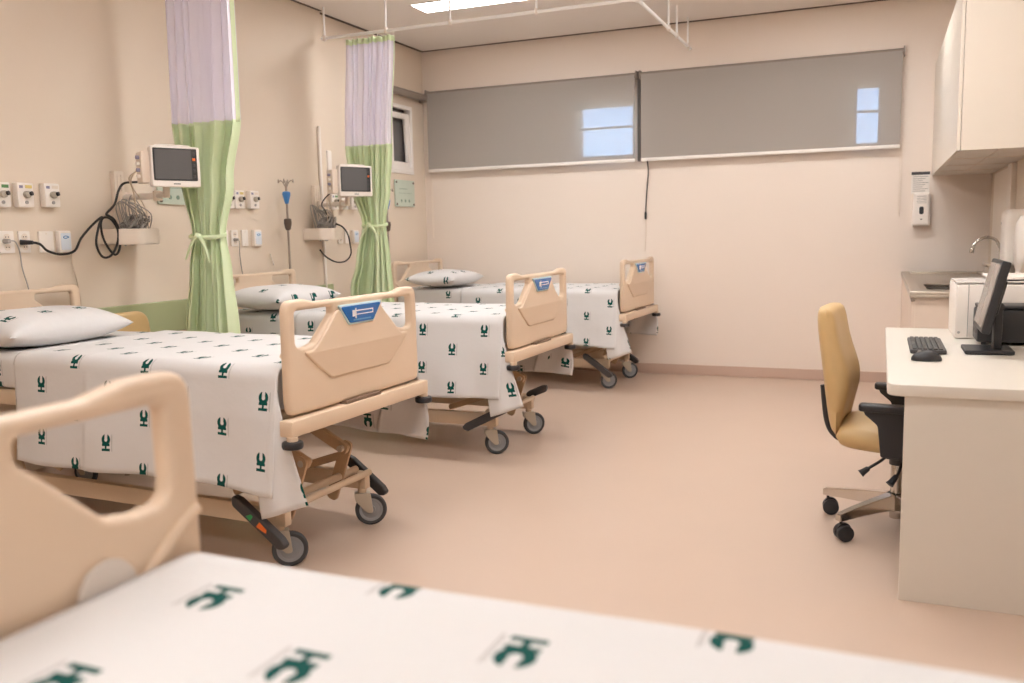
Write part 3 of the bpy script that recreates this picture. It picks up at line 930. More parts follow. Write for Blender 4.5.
# leads rising from the trays to the monitors
for (dy, lab, sd) in ((0, 'thin white lead looping from the nearer monitor down to its tray', 1), (1.89, 'thin white lead looping from the farther monitor down to its tray', 2)):
    bm = T([(-3.66, 3.61 + dy, 1.65), (-3.78, 3.66 + dy, 1.62), (-3.90, 3.80 + dy, 1.56), (-3.93, 3.84 + dy, 1.45), (-3.95, 3.86 + dy, 1.35)], .004, n=6)
    tube(bm, [(-3.65, 3.62 + dy, 1.68), (-3.81, 3.70 + dy, 1.60), (-3.92, 3.88 + dy, 1.50), (-3.93, 3.92 + dy, 1.42), (-3.96, 3.90 + dy, 1.34)], .0035, n=6)
    tag(obj('monitor_lead', bm, CORDW), lab, 'cable', 'thin monitor leads')

# power cords
o = empty('power_cable', (XW, 3.242, 1.279), 0, 'thick black cord from wall outlet, coiled at the tray, up to the nearer monitor', 'cord')
def rel(p, o=o): return Vector(p) - Vector(o.location)
path = [(-4.04, 3.235, 1.282), (-4.02, 3.27, 1.272), (-4.045, 3.335, 1.235), (-4.06, 3.43, 1.215), (-4.055, 3.51, 1.232), (-4.05, 3.555, 1.30), (-4.03, 3.62, 1.372), (-3.97, 3.633, 1.413),
        (-3.96, 3.60, 1.37), (-3.96, 3.572, 1.27), (-3.965, 3.61, 1.197), (-3.96, 3.665, 1.20), (-3.96, 3.715, 1.262), (-3.955, 3.722, 1.34), (-3.96, 3.685, 1.40), (-3.97, 3.64, 1.408),
        (-3.975, 3.625, 1.36), (-3.975, 3.645, 1.275), (-3.97, 3.70, 1.205), (-3.965, 3.735, 1.24), (-3.96, 3.735, 1.33), (-3.95, 3.70, 1.395), (-3.93, 3.645, 1.418), (-3.91, 3.61, 1.43),
        (-3.90, 3.66, 1.48), (-3.895, 3.69, 1.555), (-3.88, 3.72, 1.597), (-3.78, 3.72, 1.60), (-3.62, 3.63, 1.60)]
obj('cable', T([rel(p) for p in path], .0065, n=8), CORDB, o)
obj('plug', Cy(rel((-4.08, 3.205, 1.283)), rel((-4.03, 3.24, 1.281)), .014, .010, n=14, bev=.002), BLACK, o)
bm = T([(-3.94, 5.83, 1.385), (-3.89, 5.86, 1.36), (-3.87, 5.905, 1.30), (-3.885, 5.955, 1.22), (-3.90, 5.985, 1.145), (-3.92, 5.94, 1.09), (-3.93, 5.82, 1.085), (-3.94, 5.70, 1.13), (-3.955, 5.645, 1.185)], .006, n=8)
tag(obj('power_cable', bm, CORDB), 'black cord looping below the tray beside the farther curtain', 'cord')
bm = T([(-3.68, 5.53, 1.64), (-3.80, 5.55, 1.585), (-3.86, 5.56, 1.525), (-3.93, 5.70, 1.48), (-3.94, 5.77, 1.40), (-3.95, 5.78, 1.33)], .005, n=8)
tag(obj('monitor_cable', bm, CORDB), 'dark cord from the farther monitor down into its tray', 'cord')

# ---------------------------------------------------------------- wall services
def gas_outlet(y, z, xw, tagmat, label):
    o = empty('gas_outlet', (xw, y, z), 0, label, 'gas outlet', 'medical gas outlets on the wall')
    obj('housing', B(0, .042, -.046, .046, -.062, .062, .006), WHITEP, o)
    obj('colour_tag', B(.0415, .0435, -.002, .036, .034, .05), tagmat, o, False)
    obj('name_plate', B(.0415, .0435, -.036, -.016, .034, .048), LILAC, o, False)
    k = obj('valve', Cy((.04, .0, .002), (.062, .0, .002), .018, n=20, bev=.002), FORK, o)
    obj('valve_tip', Cy((.06, .012, .006), (.070, .016, .008), .011, n=14), BLACK, k)
    obj('dial', Cy((.04, .0, -.038), (.046, .0, -.038), .009, n=14), CORDG, o)
gas_outlet(3.11, 1.522, XW, GTAG, 'green-tagged gas outlet cut by the left edge of the photo')
gas_outlet(3.242, 1.524, XW, YELLOW, 'yellow-tagged gas outlet, middle of the three at far left')
gas_outlet(3.40, 1.527, XW, OFFWH, 'gas outlet right of the yellow-tagged one, upper left wall')
gas_outlet(4.78, 1.547, XW, GTAG, 'gas outlet half hidden behind the nearer green curtain, at its right edge')
gas_outlet(4.885, 1.547, XW, YELLOW, 'gas outlet just right of the nearer green curtain')
gas_outlet(5.04, 1.55, XW, OFFWH, 'gas outlet nearest the upright rod of the middle bed')
gas_outlet(6.10, 1.565, XL, GTAG, 'gas outlet below the farther patient monitor, left of the other two there')
gas_outlet(6.24, 1.567, XL, YELLOW, 'gas outlet below the farther patient monitor, between two others')
gas_outlet(6.39, 1.57, XL, OFFWH, 'gas outlet below the farther patient monitor, closest to the curtain')

def outlet(y, z, xw, label, plug=None, blank=False, w=.066, h=.112):
    o = empty('wall_plate' if blank else 'power_outlet', (xw, y, z), 0, label, 'wall plate' if blank else 'power outlet', 'outlets and plates on the wall')
    face = round_poly([(-w / 2, -h / 2, .006), (w / 2, -h / 2, .006), (w / 2, h / 2, .006), (-w / 2, h / 2, .006)], 4)
    obj('plate', plate(bmesh.new(), face, [], .012, .003, TM(.006, 0, 0) @ YZ), WHITEP, o)
    if blank:
        for s in (-1, 1):
            obj('screw', Cy((.011, 0, s * h * .38), (.0135, 0, s * h * .38), .004, n=10), OFFWH, o)
    else:
        for s in (-1, 1):
            q = obj('socket', Cy((.010, 0, s * .026), (.0135, 0, s * .026), .017, n=20), OFFWH, o)
            for yy in (-.007, .007):
                obj('pin_hole', Cy((.0125, yy, s * .026), (.0142, yy, s * .026), .003, n=8), BLACK, q)
    return o
def call_box(y, z, xw, label):
    o = empty('call_box', (xw, y, z), 0, label, 'call box', 'boxes beside the outlets')
    obj('case', B(0, .034, -.04, .04, -.058, .058, .008), WHITEP, o)
    obj('front', B(.033, .037, -.03, .03, -.045, .045, .003), pm('pale_blue_plastic', '#dbe3ee', .3), o)
    obj('symbol', T([(.038, .018, .024), (.038, .0, .030), (.038, -.016, .024), (.038, -.004, .016), (.038, .018, .024)], .0022, n=6), LBLUE, o)
outlet(3.135, 1.285, XW, 'power outlet with the grey plug at the far left edge', w=.082)
outlet(3.235, 1.285, XW, 'power outlet holding the thick black plug')
outlet(3.365, 1.283, XW, 'blank white plate right of the black-plugged outlet', blank=True, w=.088)
call_box(3.465, 1.283, XW, 'white box with a blue symbol above the nearest bed, beside the blank plate')
outlet(4.745, 1.285, XW, 'power outlet at the right edge of the nearer curtain, half hidden')
outlet(4.845, 1.285, XW, 'power outlet with a thin cable hanging down behind the middle bed')
outlet(4.95, 1.285, XW, 'blank white plate between outlet and box above the middle bed', blank=True)
call_box(5.065, 1.283, XW, 'white box right of the plates above the middle bed')
outlet(6.20, 1.28, XL, 'power outlet behind the farther cable tray')
outlet(6.30, 1.28, XL, 'blank white plate behind the farther cable tray', blank=True)
call_box(6.405, 1.278, XL, 'white box left of the farther curtain, right of the cable tray')

o = empty('appliance_cable', (XW, 3.12, 1.29), 0, 'thin grey cord with a grey plug hanging at the far left', 'cord')
obj('cable', T([(.045, .0, .0), (.04, .04, -.005), (.02, .075, -.06), (.015, .085, -.14), (.02, .105, -.24), (.03, .11, -.35)], .0035, n=6), CORDG, o)
obj('plug', Cy((.012, 0, 0), (.05, .0, 0), .014, .010, n=14, bev=.002), CORDG, o)
tag(obj('bell_cable', T([(XW + .03, 3.50, 1.23), (XW + .02, 3.51, 1.16), (XW + .015, 3.53, 1.08), (XW + .015, 3.545, .98), (XW + .02, 3.54, .91)], .004, n=6), CORDW), 'pale cord hanging from the box with the blue symbol', 'cord')
o = empty('appliance_cable', (XW, 4.84, 1.275), 0, 'thin grey cord hanging from the outlet behind the middle bed', 'cord')
obj('cable', T([(.04, 0, 0), (.035, .02, -.02), (.02, .035, -.1), (.015, .055, -.22), (.03, .06, -.30)], .003, n=6), CORDG, o)
obj('plug', Cy((.012, -.005, 0), (.045, .0, 0), .011, .008, n=12), CORDG, o)
tag(obj('pull_string', T([(XW + .01, 5.215, 1.17), (XW + .012, 5.228, 1.13), (XW + .01, 5.25, 1.085)], .004, n=6), WHITEP), 'short white pull cord on the wall left of the upright rod', 'cord')

def plaque(y, z, xw, w, h, label):
    o = empty('wall_plaque', (xw, y, z), 0, label, 'plaque', 'pale green wall plaques')
    f = round_poly([(-w / 2, -h / 2, .012), (w / 2, -h / 2, .012), (w / 2, h / 2, .012), (-w / 2, h / 2, .012)], 4)
    p = obj('panel', plate(bmesh.new(), f, [], .012, .002, TM(.012, 0, 0) @ YZ), TEAL, o)
    for a in (-1, 1):
        for b in (-1, 1):
            obj('stud', Cy((0, a * (w / 2 - .022), b * (h / 2 - .022)), (.024, a * (w / 2 - .022), b * (h / 2 - .022)), .010, n=14), IVK, o)
    bm = B(.0178, .0192, -w * .3, w * .12, h * .16, h * .18)
    box(bm, .0178, .0192, -w * .3, w * .34, -h * .0, h * .012)
    obj('heading_line', bm, TEALD, o, False)
    for k in range(3):
        obj('dark_mark', Cy((.0178, (-.2 + .2 * k) * w, -h * .28), (.0195, (-.2 + .2 * k) * w, -h * .28), .014, n=14), TEALD, o)
plaque(7.29, 1.672, XL, .36, .245, 'pale green plaque below the small window on the left wall')
plaque(4.33, 1.60, XW, .33, .20, 'pale green plaque behind the nearer monitor, beside the curtain')

def iv_pole(x, y, zb, zt, label):
    o = empty('iv_pole', (x, y, zb), 0, label, 'IV pole', 'upright drip poles at the bed heads')
    H = zt - zb
    obj('rod', Cy((0, 0, 0), (0, 0, H - .03), .008, n=12), IVM, o)
    for a in range(4):
        t = a * PI / 2 + .4
        obj('hook', T([(0, 0, H - .06), (.022 * math.cos(t), .022 * math.sin(t), H - .015), (.042 * math.cos(t), .042 * math.sin(t), H - .004), (.055 * math.cos(t), .055 * math.sin(t), H - .02), (.052 * math.cos(t), .052 * math.sin(t), H + .006)], .004, n=7, sub=3), IVM, o)
    obj('collar', lathe(bmesh.new(), [(.012, H - .17), (.02, H - .14), (.03, H - .10), (.026, H - .085), (.012, H - .08)], n=18), BLUEC, o)
    obj('clamp', lathe(bmesh.new(), [(.012, H - .36), (.02, H - .35), (.028, H - .31), (.026, H - .28), (.012, H - .275)], n=18), IVK, o)
    return o
iv_pole(-3.985, 5.305, .64, 1.695, 'upright drip pole with a blue collar at the middle bed\'s headboard')
iv_pole(-3.965, 6.68, .64, 1.68, 'upright drip pole beside the farther curtain, at the corner bed\'s headboard')

tag(obj('conduit', Cy((XW + .014, 5.885, .09), (XW + .014, 5.885, 2.14), .013, n=14), WHITEP), 'thin white conduit running up the wall left of the farther monitor', 'conduit')
o = empty('wall_box', (XL, 6.04, 1.86), 0, 'slim white box on the wall above the farther cable tray', 'wall box')
obj('case', B(0, .05, -.03, .03, -.11, .11, .012), WHITEP, o)
obj('cap', B(.004, .046, -.026, .026, -.125, -.108, .006), CORDG, o)

# ---------------------------------------------------------------- blinds
def blind(x0, x1, zt, zb, label, chain_x=None, chain_to=1.4):
    o = empty('roller_blind', ((x0 + x1) / 2, YB - .06, zt), 0, label, 'blind', 'grey roller blinds on the back wall')
    cx = (x0 + x1) / 2
    a, b = x0 - cx, x1 - cx
    obj('roller', Cy((a, 0.012, .0), (b, .012, 0), .022, n=20), pm('blind_grey', '#8c8178', .6), o)
    bm = bmesh.new()
    box(bm, a + .012, b - .012, -.0125, -.0115, zb - zt, 0.0)
    obj('fabric', bm, BLIND, o, False)
    obj('bottom_bar', B(a + .012, b - .012, -.020, -.004, zb - zt - .022, zb - zt + .006, .004), ALU, o)
    for x in (a, b):
        obj('bracket', B(x - .006, x + .006, -.02, .06, -.035, .035, .004), pm('bracket_grey', '#8a7f78', .5), o)
    if chain_x is not None:
        x = chain_x - cx
        obj('chain', T([(x, .02, 0), (x, .025, chain_to - zt + .02), (x + .006, .025, chain_to - zt), (x + .012, .025, chain_to - zt + .02), (x + .012, .02, 0)], .0022, n=6, sub=3), OFFWH, o)
    return o
blind(-4.075, -2.008, 2.625, 1.905, 'left grey roller blind, from the room corner to the middle of the back wall', -4.06, 1.33)
struct('blind_gap_shade_strip', B(-2.006, -1.977, YB - .03, YB, 1.89, 2.66, .003), pm('blind_gap_shade', '#5d5550', .6))  # dark strip painted in for the shade between the two blinds
blind(-1.975, .125, 2.625, 1.905, 'right grey roller blind, ending near the white wall cabinet', .118, 1.42)
o = empty('roller_blind', (XL + .06, 7.25, 2.585), 0, 'small rolled-up grey blind above the little window on the left wall', 'blind')
obj('roller', Cy((0, -.35, 0), (0, .40, 0), .034, n=22), pm('blind_grey', '#8c8178', .6), o)
for s in (-.355, .405):
    obj('bracket', B(-.06, .03, s - .006, s + .006, -.04, .04, .004), pm('bracket_grey', '#8a7f78', .5), o)
o = empty('hanging_cable', (-1.925, YB, 1.90), 0, 'thin black cable hanging down the wall below the gap between the blinds', 'cable')
obj('cable', T([(0, -.02, .02), (.012, -.012, -.1), (.002, -.012, -.22), (-.008, -.012, -.36), (-.012, -.012, -.46)], .005, n=7), CORDB, o)
obj('connector', B(-.022, -.004, -.02, -.004, -.52, -.455, .004), BLACK, o)
obj('pale_tail', T([(-.013, -.012, -.51), (-.01, -.012, -.64), (-.02, -.012, -.8)], .0025, n=6), CORDW, o)

# ---------------------------------------------------------------- dispenser and notice on the back wall
o = empty('soap_dispenser', (.283, YB, 1.40), 0, 'white sanitiser dispenser on the back wall under a small notice', 'dispenser')
prof = round_poly([(-.066, -.13, .02), (.066, -.13, .02), (.060, .13, .015), (-.060, .13, .015)], 5)
obj('body', plate(bmesh.new(), prof, [], .09, .02, TM(0, -.045, 0) @ XZ), WHITEP, o)
obj('window', plate(bmesh.new(), round_poly([(-.016, -.05, .016), (.016, -.05, .016), (.016, .01, .016), (-.016, .01, .016)], 6), [], .008, .002, TM(0, -.09, .012) @ XZ), BLACK, o)
bm = B(-.035, .035, -.0925, -.0895, .10, .104)
for k in range(4): box(bm, -.036 + .004 * (k % 2), .036, -.0925, -.0895, .085 - k * .012, .088 - k * .012)
obj('print_lines', bm, CORDG, o, False)
obj('indicator', B(-.008, .008, -.0925, -.0895, -.08, -.074), DGREY, o, False)
o = empty('paper_notice', (.272, YB, 1.61), 0, 'small printed paper notice with a dark top edge above the sanitiser dispenser', 'notice')
obj('sheet', B(-.066, .066, -.006, -.003, -.085, .075), pm('paper', '#e8e2dc', .7), o, False)
obj('dark_header', B(-.066, .066, -.009, -.003, .062, .085), DGREY, o, False)
bm = bmesh.new()
for k in range(8):
    box(bm, -.055, .055 - .02 * (k % 3), -.0068, -.0058, .045 - k * .016, .050 - k * .016)
obj('print_lines', bm, CORDG, o, False)

# ---------------------------------------------------------------- wall cabinet, sink counter, right-wall things
o = empty('wall_cabinet', (.350, 5.235, 1.66), 0, 'white wall cabinet hung high at the right edge', 'cabinet')
dx, dyc, hz = XR - .350, YB - 5.235, .855
obj('carcass', B(.02, dx, .0, dyc, .0, hz, .002), CABI, o, False)
n = 4
for k in range(n):
    a, b = k * dyc / n, (k + 1) * dyc / n
    d = obj('door', B(.0, .018, a + .0015, b - .0015, .0, hz, .002), CABI, o, False)
bm = bmesh.new()
for k in range(1, n): box(bm, .03, dx, k * dyc / n - .002, k * dyc / n + .002, -.003, .0)
box(bm, .20, .204, 0, dyc, -.003, 0)
obj('bottom_joint', bm, OFFWH, o, False)

o = empty('sink_counter', (.163, 5.33, -.006), 0, 'beige counter with a stainless steel sink top along the right wall, behind the desk', 'sink counter')
D, Wc = YB - 5.33, XR - .163 - .03
bm = B(.02, Wc, .02, D - .002, .08, .69, .002)
box(bm, .02, .05, .02, D - .002, .69, .884); box(bm, Wc - .03, Wc, .02, D - .002, .69, .884); box(bm, .05, Wc - .03, .02, .05, .69, .884); box(bm, .05, Wc - .03, D - .03, D - .002, .69, .884)
obj('body', bm, pm('counter_laminate', '#e3d2c4', .45), o, False)
obj('plinth', B(.06, Wc, .05, D - .002, .006, .08), BASE, o, False)
for k in range(4):
    a, b = .02 + k * (D - .02) / 4, .02 + (k + 1) * (D - .02) / 4
    d = obj('door', B(.0, .02, a + .002, b - .002, .09, .86, .002), pm('counter_laminate', '#e6cdb9', .45), o, False)
out = [(-.01, -.005), (Wc - .002, -.005), (Wc - .002, D - .004), (-.01, D - .004)]
hole = round_poly([(.10, .45, .06), (.46, .45, .06), (.46, 1.05, .06), (.10, 1.05, .06)], 6)
st = obj('steel_top', plate(bmesh.new(), out, [hole], .016, .003, TM(0, 0, .892)), STEEL, o)
rim_in = [(.05, .06), (Wc - .05, .06), (Wc - .05, D - .05), (.05, D - .05)]
obj('raised_rim', plate(bmesh.new(), out, [rim_in], .022, .005, TM(0, 0, .908)), STEEL, o)
bm = bmesh.new()
bx0, bx1, by0, by1 = .10, .46, .45, 1.05
o1 = round_poly([(bx0 - .005, by0 - .005, .06), (bx1 + .005, by0 - .005, .06), (bx1 + .005, by1 + .005, .06), (bx0 - .005, by1 + .005, .06)], 6)
i1 = round_poly([(bx0 + .003, by0 + .003, .06), (bx1 - .003, by0 + .003, .06), (bx1 - .003, by1 - .003, .06), (bx0 + .003, by1 - .003, .06)], 6)
plate(bm, o1, [i1], .17, .001, TM(0, 0, .795)); plate(bm, o1, [], .004, .001, TM(0, 0, .71))
obj('basin', bm, pm('basin_steel', '#6a6058', .5, metal=.3), o)

o = empty('faucet', (.725, 6.6, .890), 0, 'curved chrome tap standing on the sink counter near the back wall', 'faucet')
obj('base', lathe(bmesh.new(), [(.028, 0), (.026, .012), (.016, .02), (.014, .05)], n=20), CHROME, o)
sp = [(0, 0, .03), (0, 0, .20), (-.005, 0, .235), (-.03, 0, .28), (-.08, 0, .298), (-.13, 0, .28), (-.158, 0, .245), (-.166, 0, .215)]
obj('spout', T(sp, .010, n=12), CHROME, o)
obj('nozzle', Cy((-.1648, 0, .228), (-.169, 0, .195), .014, n=14, bev=.002), CHROME, o)
obj('lever', T([(.0, -.02, .06), (0, -.05, .065), (0, -.085, .08)], .006, n=8), CHROME, o)

# tiled strip / pilasters on the right wall
obj_t = struct('trim_2', B(XR - .012, XR, 6.55, 7.45, .93, 1.64), pm('wall_tile', '#efe4d8', .3))
bm = B(XR - .03, XR, 6.36, 6.55, .93, 1.655, .004)
box(bm, XR - .035, XR, 5.3, 5.55, .93, 1.655, .004)
struct('trim_3', bm, pm('wall_tile_light', '#f0e6dc', .3))

o = empty('towel_dispenser', (XR, 5.75, 1.195), 0, 'white rounded paper towel dispenser on the right wall above the sink', 'dispenser')
pr = round_poly([(-.13, -.16, .04), (.13, -.16, .04), (.13, .16, .05), (-.13, .16, .05)], 6)
obj('body', plate(bmesh.new(), pr, [], .13, .035, TM(-.065, 0, 0) @ YZ), WHITEP, o)
obj('keyhole', Cy((-.131, .08, .08), (-.129, .08, .08), .008, n=12), CORDG, o)
o = empty('jumbo_dispenser', (XR, 5.36, 1.16), 0, 'large round white paper dispenser on the right wall, cut by the photo edge', 'dispenser')
Mx = Matrix.Rotation(-PI / 2, 4, 'Y')
obj('drum', lathe(bmesh.new(), [(.13, 0), (.155, .01), (.16, .05), (.155, .09), (.13, .105), (0, .108)], n=40, mat=Mx), WHITEP, o)
obj('chute', B(-.10, 0, -.06, .06, -.20, -.12, .01), WHITEP, o)

o = empty('steel_box', (.645, 5.72, .90), 0, 'grey steel box standing on the sink counter behind the computer screen', 'box')
bm = plate(bmesh.new(), round_poly([(-.085, -.10, .008), (.085, -.10, .008), (.085, .10, .008), (-.085, .10, .008)], 4), [round_poly([(-.08, -.095, .006), (.08, -.095, .006), (.08, .095, .006), (-.08, .095, .006)], 4)], .13, .001, TM(0, 0, .066))
plate(bm, round_poly([(-.085, -.10, .008), (.085, -.10, .008), (.085, .10, .008), (-.085, .10, .008)], 4), [], .004, .001, TM(0, 0, .004))
obj('shell', bm, STEEL, o)
obj('lid', plate(bmesh.new(), round_poly([(-.095, -.11, .012), (.10, -.11, .012), (.10, .11, .012), (-.095, .11, .012)], 4), [], .012, .003, TM(0, 0, .138) @ Matrix.Rotation(.07, 4, 'Y')), STEEL, o)

# ---------------------------------------------------------------- desk and what stands on it
o = empty('desk', (.032, 3.145, 0), 0, 'white laminate desk along the right wall with a full end panel', 'desk')
DD, DW = 4.95 - 3.145, XR - .032 - .03
top = round_poly([(0, 0, .055), (DW, 0), (DW, DD), (0, DD, .02)], 8)
obj('tabletop', plate(bmesh.new(), top, [], .04, .004, TM(0, 0, .73)), DESK, o)
obj('end_panel', B(.055, DW, .012, .037, 0, .71, .002), DESK, o, False)
obj('end_panel', B(.055, DW, DD - .04, DD - .015, 0, .71, .002), DESK, o, False)
obj('modesty_panel', B(DW - .06, DW - .04, .037, DD - .04, .25, .71, .002), DESK, o, False)

def keyboard():
    o = empty('keyboard', (.19, 4.145, .751), 0, 'black computer keyboard on the desk', 'keyboard')
    bm = plate(bmesh.new(), round_poly([(-.068, -.225, .012), (.068, -.225, .012), (.068, .225, .012), (-.068, .225, .012)], 4), [], .016, .004, TM(0, 0, .0095))
    obj('case', bm, DGREY, o)
    bm = bmesh.new()
    for r in range(6):
        for c in range(18):
            if r == 0 and 4 < c < 10: continue
            box(bm, -.058 + r * .0195, -.0425 + r * .0195, -.214 + c * .0238, -.195 + c * .0238, .016, .0235, .0015, 1)
    box(bm, -.058, -.0425, -.095, .02, .016, .0235, .0015, 1)
    obj('keys', bm, pm('key_grey', '#4a4948', .5), o)
keyboard()
o = empty('mouse', (.175, 3.74, .751), 0, 'black computer mouse on the desk in front of the keyboard', 'mouse')
bm = bmesh.new()
bmesh.ops.create_uvsphere(bm, u_segments=28, v_segments=16, radius=1)
for v in bm.verts:
    v.co = Vector((v.co.x * .055, v.co.y * .033 * (1 - .12 * v.co.x), max(v.co.z, -.12) * .034 + .0045))
obj('shell', bm, BLACK, o)
obj('wheel', Cy((-.026, -.004, .033), (-.026, .004, .033), .007, n=14), CORDG, o)
bm = bmesh.new()

def screen():
    o = empty('computer_monitor', (.42, 4.05, .751), math.radians(0), 'black computer monitor on the desk, seen nearly edge-on', 'computer monitor')
    base = [(-.095, -.10, .01), (.085, -.085, .01), (.085, .115, .01), (-.095, .115, .01)]
    obj('base', plate(bmesh.new(), round_poly(base, 4), [], .016, .004, TM(0, 0, .0085)), BLACK, o)
    bm = B(.012, .042, -.035, .035, .012, .19, .004)
    obj('stand', bm, BLACK, o)
    # panel faces -x, tilted back
    M = TM(.0, 0, .235) @ Matrix.Rotation(math.radians(13), 4, 'Y')
    w, h = .35, .29
    f = round_poly([(-w / 2, -h / 2, .008), (w / 2, -h / 2, .008), (w / 2, h / 2, .008), (-w / 2, h / 2, .008)], 4)
    bm = plate(bmesh.new(), f, [], .032, .006, M @ YZ)
    box(bm, .010, .034, -.09, .09, -.07, .07, .006, mat=M)
    p = obj('panel', bm, BLACK, o)
    i1 = round_poly([(-w / 2 + .016, -h / 2 + .02, .002), (w / 2 - .016, -h / 2 + .02, .002), (w / 2 - .016, h / 2 - .016, .002), (-w / 2 + .016, h / 2 - .016, .002)], 2)
    obj('screen', plate(bmesh.new(), i1, [], .003, .0005, M @ TM(-.0165, 0, 0) @ YZ), pm('idle_screen', '#8d8580', .2, var=.02), p)
    obj('hinge', Cy((.03, -.04, .19), (.03, .04, .19), .016, n=16), BLACK, o)
screen()

def printer():
    o = empty('printer', (.322, 4.50, .751), 0, 'white box-shaped printer at the back of the desk', 'printer')
    obj('body', B(0, .40, .0, .40, .0, .252, .012), WHITEP, o)
    obj('side_seam', B(.052, .055, -.002, .01, .012, .25), CORDG, o, False)
    bm = plate(bmesh.new(), [(0.004, .254), (.25, .257), (.395, .264), (.395, .270), (.25, .263), (.004, .260)], [], .39, .001, TM(0, .20, 0) @ XZ)
    obj('lid', bm, pm('printer_lid', '#cfc9c4', .4), o)
    obj('power_button', Cy((.018, -.004, .03), (.018, .002, .03), .006, n=12), CORDG, o)
    obj('scanner_cover', B(.14, .39, .05, .38, .27, .285, .006), WHITEP, o)
printer()
o = empty('printer', (.395, 4.28, .751), 0, 'low black printer behind the computer monitor on the desk', 'printer')
obj('body', B(0, .33, 0, .19, .012, .155, .01), BLACK, o)
obj('lid', B(.004, .326, .004, .186, .157, .172, .005), BLACK, o)
obj('paper_slot', B(-.002, .004, .03, .16, .05, .065), DGREY, o, False)
for a in (.03, .30):
    for b in (.03, .16):
        obj('foot', Cy((a, b, 0), (a, b, .014), .01, n=12), RUBBER, o)

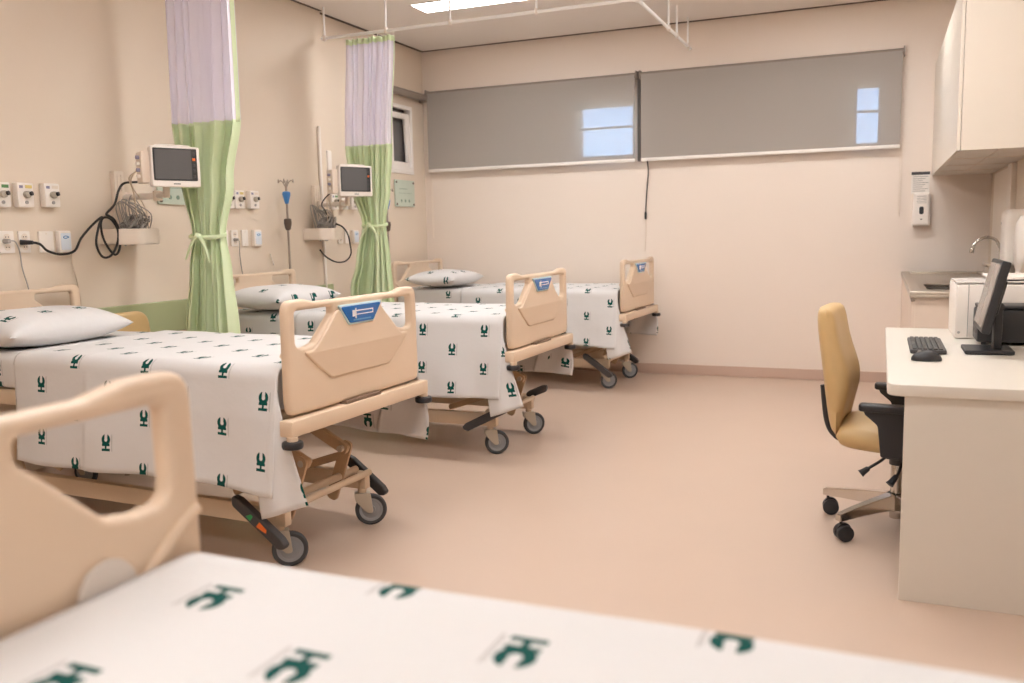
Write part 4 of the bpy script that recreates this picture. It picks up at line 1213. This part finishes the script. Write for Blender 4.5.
# ---------------------------------------------------------------- office chair
def office_chair():
    o = empty('office_chair', (.088, 3.93, 0), math.radians(-6), 'tan vinyl office chair with black armrests and chrome base at the desk', 'chair')
    # five-star base
    hub = obj('hub', lathe(bmesh.new(), [(.03, .085), (.036, .09), (.036, .15), (.03, .155)], n=24), BLACK, o)
    for k in range(5):
        a = math.radians(161 + 72 * k)
        d = Vector((math.cos(a), math.sin(a), 0)); pn = Vector((-d.y, d.x, 0))
        bm = bmesh.new()
        rings = []
        for t, hw, zt, zb in ((.03, .028, .158, .092), (.12, .025, .148, .094), (.24, .021, .130, .090), (.322, .018, .114, .084)):
            c = d * t
            rings.append([bm.verts.new(c + pn * s * hw + Vector((0, 0, z))) for s, z in ((-1, zb), (1, zb), (.8, zt), (-.8, zt))])
        for r0_, r1_ in zip(rings, rings[1:]):
            for i in range(4): bm.faces.new((r0_[i], r0_[(i + 1) % 4], r1_[(i + 1) % 4], r1_[i]))
        bm.faces.new(rings[0]); bm.faces.new(list(reversed(rings[-1])))
        bmesh.ops.bevel(bm, geom=bm.edges[:], offset=.003, segments=2, affect='EDGES')
        leg = obj('base_arm', bm, CHROME, o)
        c = d * .305
        bm = Cy(c + Vector((0, 0, .055)), c + Vector((0, 0, .10)), .006, n=10)
        ca = .2 + .35 * (k % 2)
        cd = Vector((math.cos(ca), math.sin(ca), 0)); cn = Vector((-cd.y, cd.x, 0))
        w0 = c + cd * .012 + Vector((0, 0, .034))
        for s in (-1, 1):
            cyl(bm, w0 + cn * s * .006, w0 + cn * s * .028, .034, n=24, bev=.004)
        cyl(bm, w0 - cn * .008 + Vector((0, 0, .012)), w0 + cn * .008 + Vector((0, 0, .012)), .029, n=20)
        obj('castor', bm, BLACK, leg)
    obj('gas_column', Cy((0, 0, .05), (0, 0, .29), .025, n=22, bev=.002), CHROME, o)
    obj('column_sleeve', Cy((0, 0, .28), (0, 0, .365), .032, n=22, bev=.003), BLACK, o)
    obj('tilt_mechanism', B(-.12, .12, -.09, .09, .345, .385, .01), BLACK, o)
    for p in ([(-.02, -.09, .36), (-.04, -.15, .335), (-.085, -.19, .305), (-.11, -.20, .285)], [(.04, -.09, .36), (.03, -.16, .33), (.02, -.20, .29), (.0, -.22, .262)]):
        l = obj('lever', T(p, .006, n=8), BLACK, o)
        e = Vector(p[-1]); q = Vector(p[-2])
        obj('lever_paddle', T([q.lerp(e, .2), e, e + (e - q) * .35], .012, n=10, sub=3, radii=(.010, .017)), BLACK, l)
    dx = -.022
    bm = bmesh.new()
    def seat(sg):
        def f(u, v):
            a, b = 2 * u - 1, 2 * v - 1
            k = (1 - abs(a) ** 9) ** .4 * (1 - abs(b) ** 7) ** .4 if abs(a) < 1 and abs(b) < 1 else 0
            sx = .235 * (1 - .06 * b * b); sy = .235 * (1 - .10 * max(0, -a) - .03 * a * a)
            z = .412 + sg * .052 * k + .012 * a * a - .022 * max(0, a - .5)
            return Vector((.025 + dx + a * sx, b * sy, z))
        return f
    for s in (1, -1): grid(bm, seat(s), 28, 28)
    bmesh.ops.remove_doubles(bm, verts=bm.verts, dist=1e-4)
    obj('seat', bm, TANV, o, angle=70)
    # backrest: tall cushion, lumbar bulge, leaning back
    bm = bmesh.new()
    def back(sg):
        def f(u, v):
            t = u; b = 2 * v - 1
            z = .425 + t * .515
            hw = .215 * (1 - .20 * max(0, t - .35) ** 1.2) * (1 - .14 * max(0, .35 - t) / .35)
            k = (1 - abs(b) ** 4) ** .4 * max(0, (1 - abs(2 * t - 1) ** 7)) ** .35 if abs(b) < 1 else 0
            fr = -.222 - .026 * t + .050 * math.exp(-((t - .42) / .27) ** 2)
            bk = -.270 - .068 * t ** 1.1
            xc, th = (fr + bk) / 2 + .005, (fr - bk) / 2
            wrap = .018 * b * b
            return Vector((xc + wrap + sg * th * k, b * hw, z + .012 * (1 - b * b) * t))
        return f
    for s in (1, -1): grid(bm, back(s), 40, 24)
    bmesh.ops.remove_doubles(bm, verts=bm.verts, dist=1e-4)
    obj('backrest', bm, TANV, o, angle=70)
    obj('back_bracket', T([(-.02, 0, .37), (-.20, 0, .372), (-.25, 0, .388), (-.282, 0, .45), (-.300, 0, .60)], .016, n=10), BLACK, o)
    for s in (-1, 1):
        y = s * .262
        bm = bmesh.new()
        prof = round_poly([(-.045, .37, .01), (.075, .37, .01), (.085, .558, .01), (-.115, .558, .01), (-.105, .535, .01), (-.058, .495, .03)], 4)
        plate(bm, prof, [], .028, .006, TM(.005, y, 0) @ XZ)
        box(bm, -.02, .06, min(y, y - s * .14), max(y, y - s * .14), .362, .384, .004)
        up = obj('arm_post', bm, BLACK, o)
        bm = bmesh.new()
        pad = round_poly([(-.135, -.028, .02), (.13, -.036, .025), (.13, .036, .025), (-.135, .028, .02)], 6)
        plate(bm, pad, [], .03, .009, TM(.01, y, .565))
        obj('arm_pad', bm, BLACK, up)
office_chair()

# ---------------------------------------------------------------- view
vs = S.view_settings
S.display_settings.display_device = 'sRGB'
vs.view_transform = 'Standard'
vs.look = 'None'
vs.exposure = 0.1
vs.gamma = 1.0
vs.use_curve_mapping = False
S.cycles.use_denoising = True
S.cycles.denoiser = 'OPENIMAGEDENOISE'
S.cycles.max_bounces = 8
S.cycles.diffuse_bounces = 5
S.cycles.transparent_max_bounces = 16
S.cycles.sample_clamp_indirect = 6
S.cycles.caustics_reflective = False
S.cycles.caustics_refractive = False
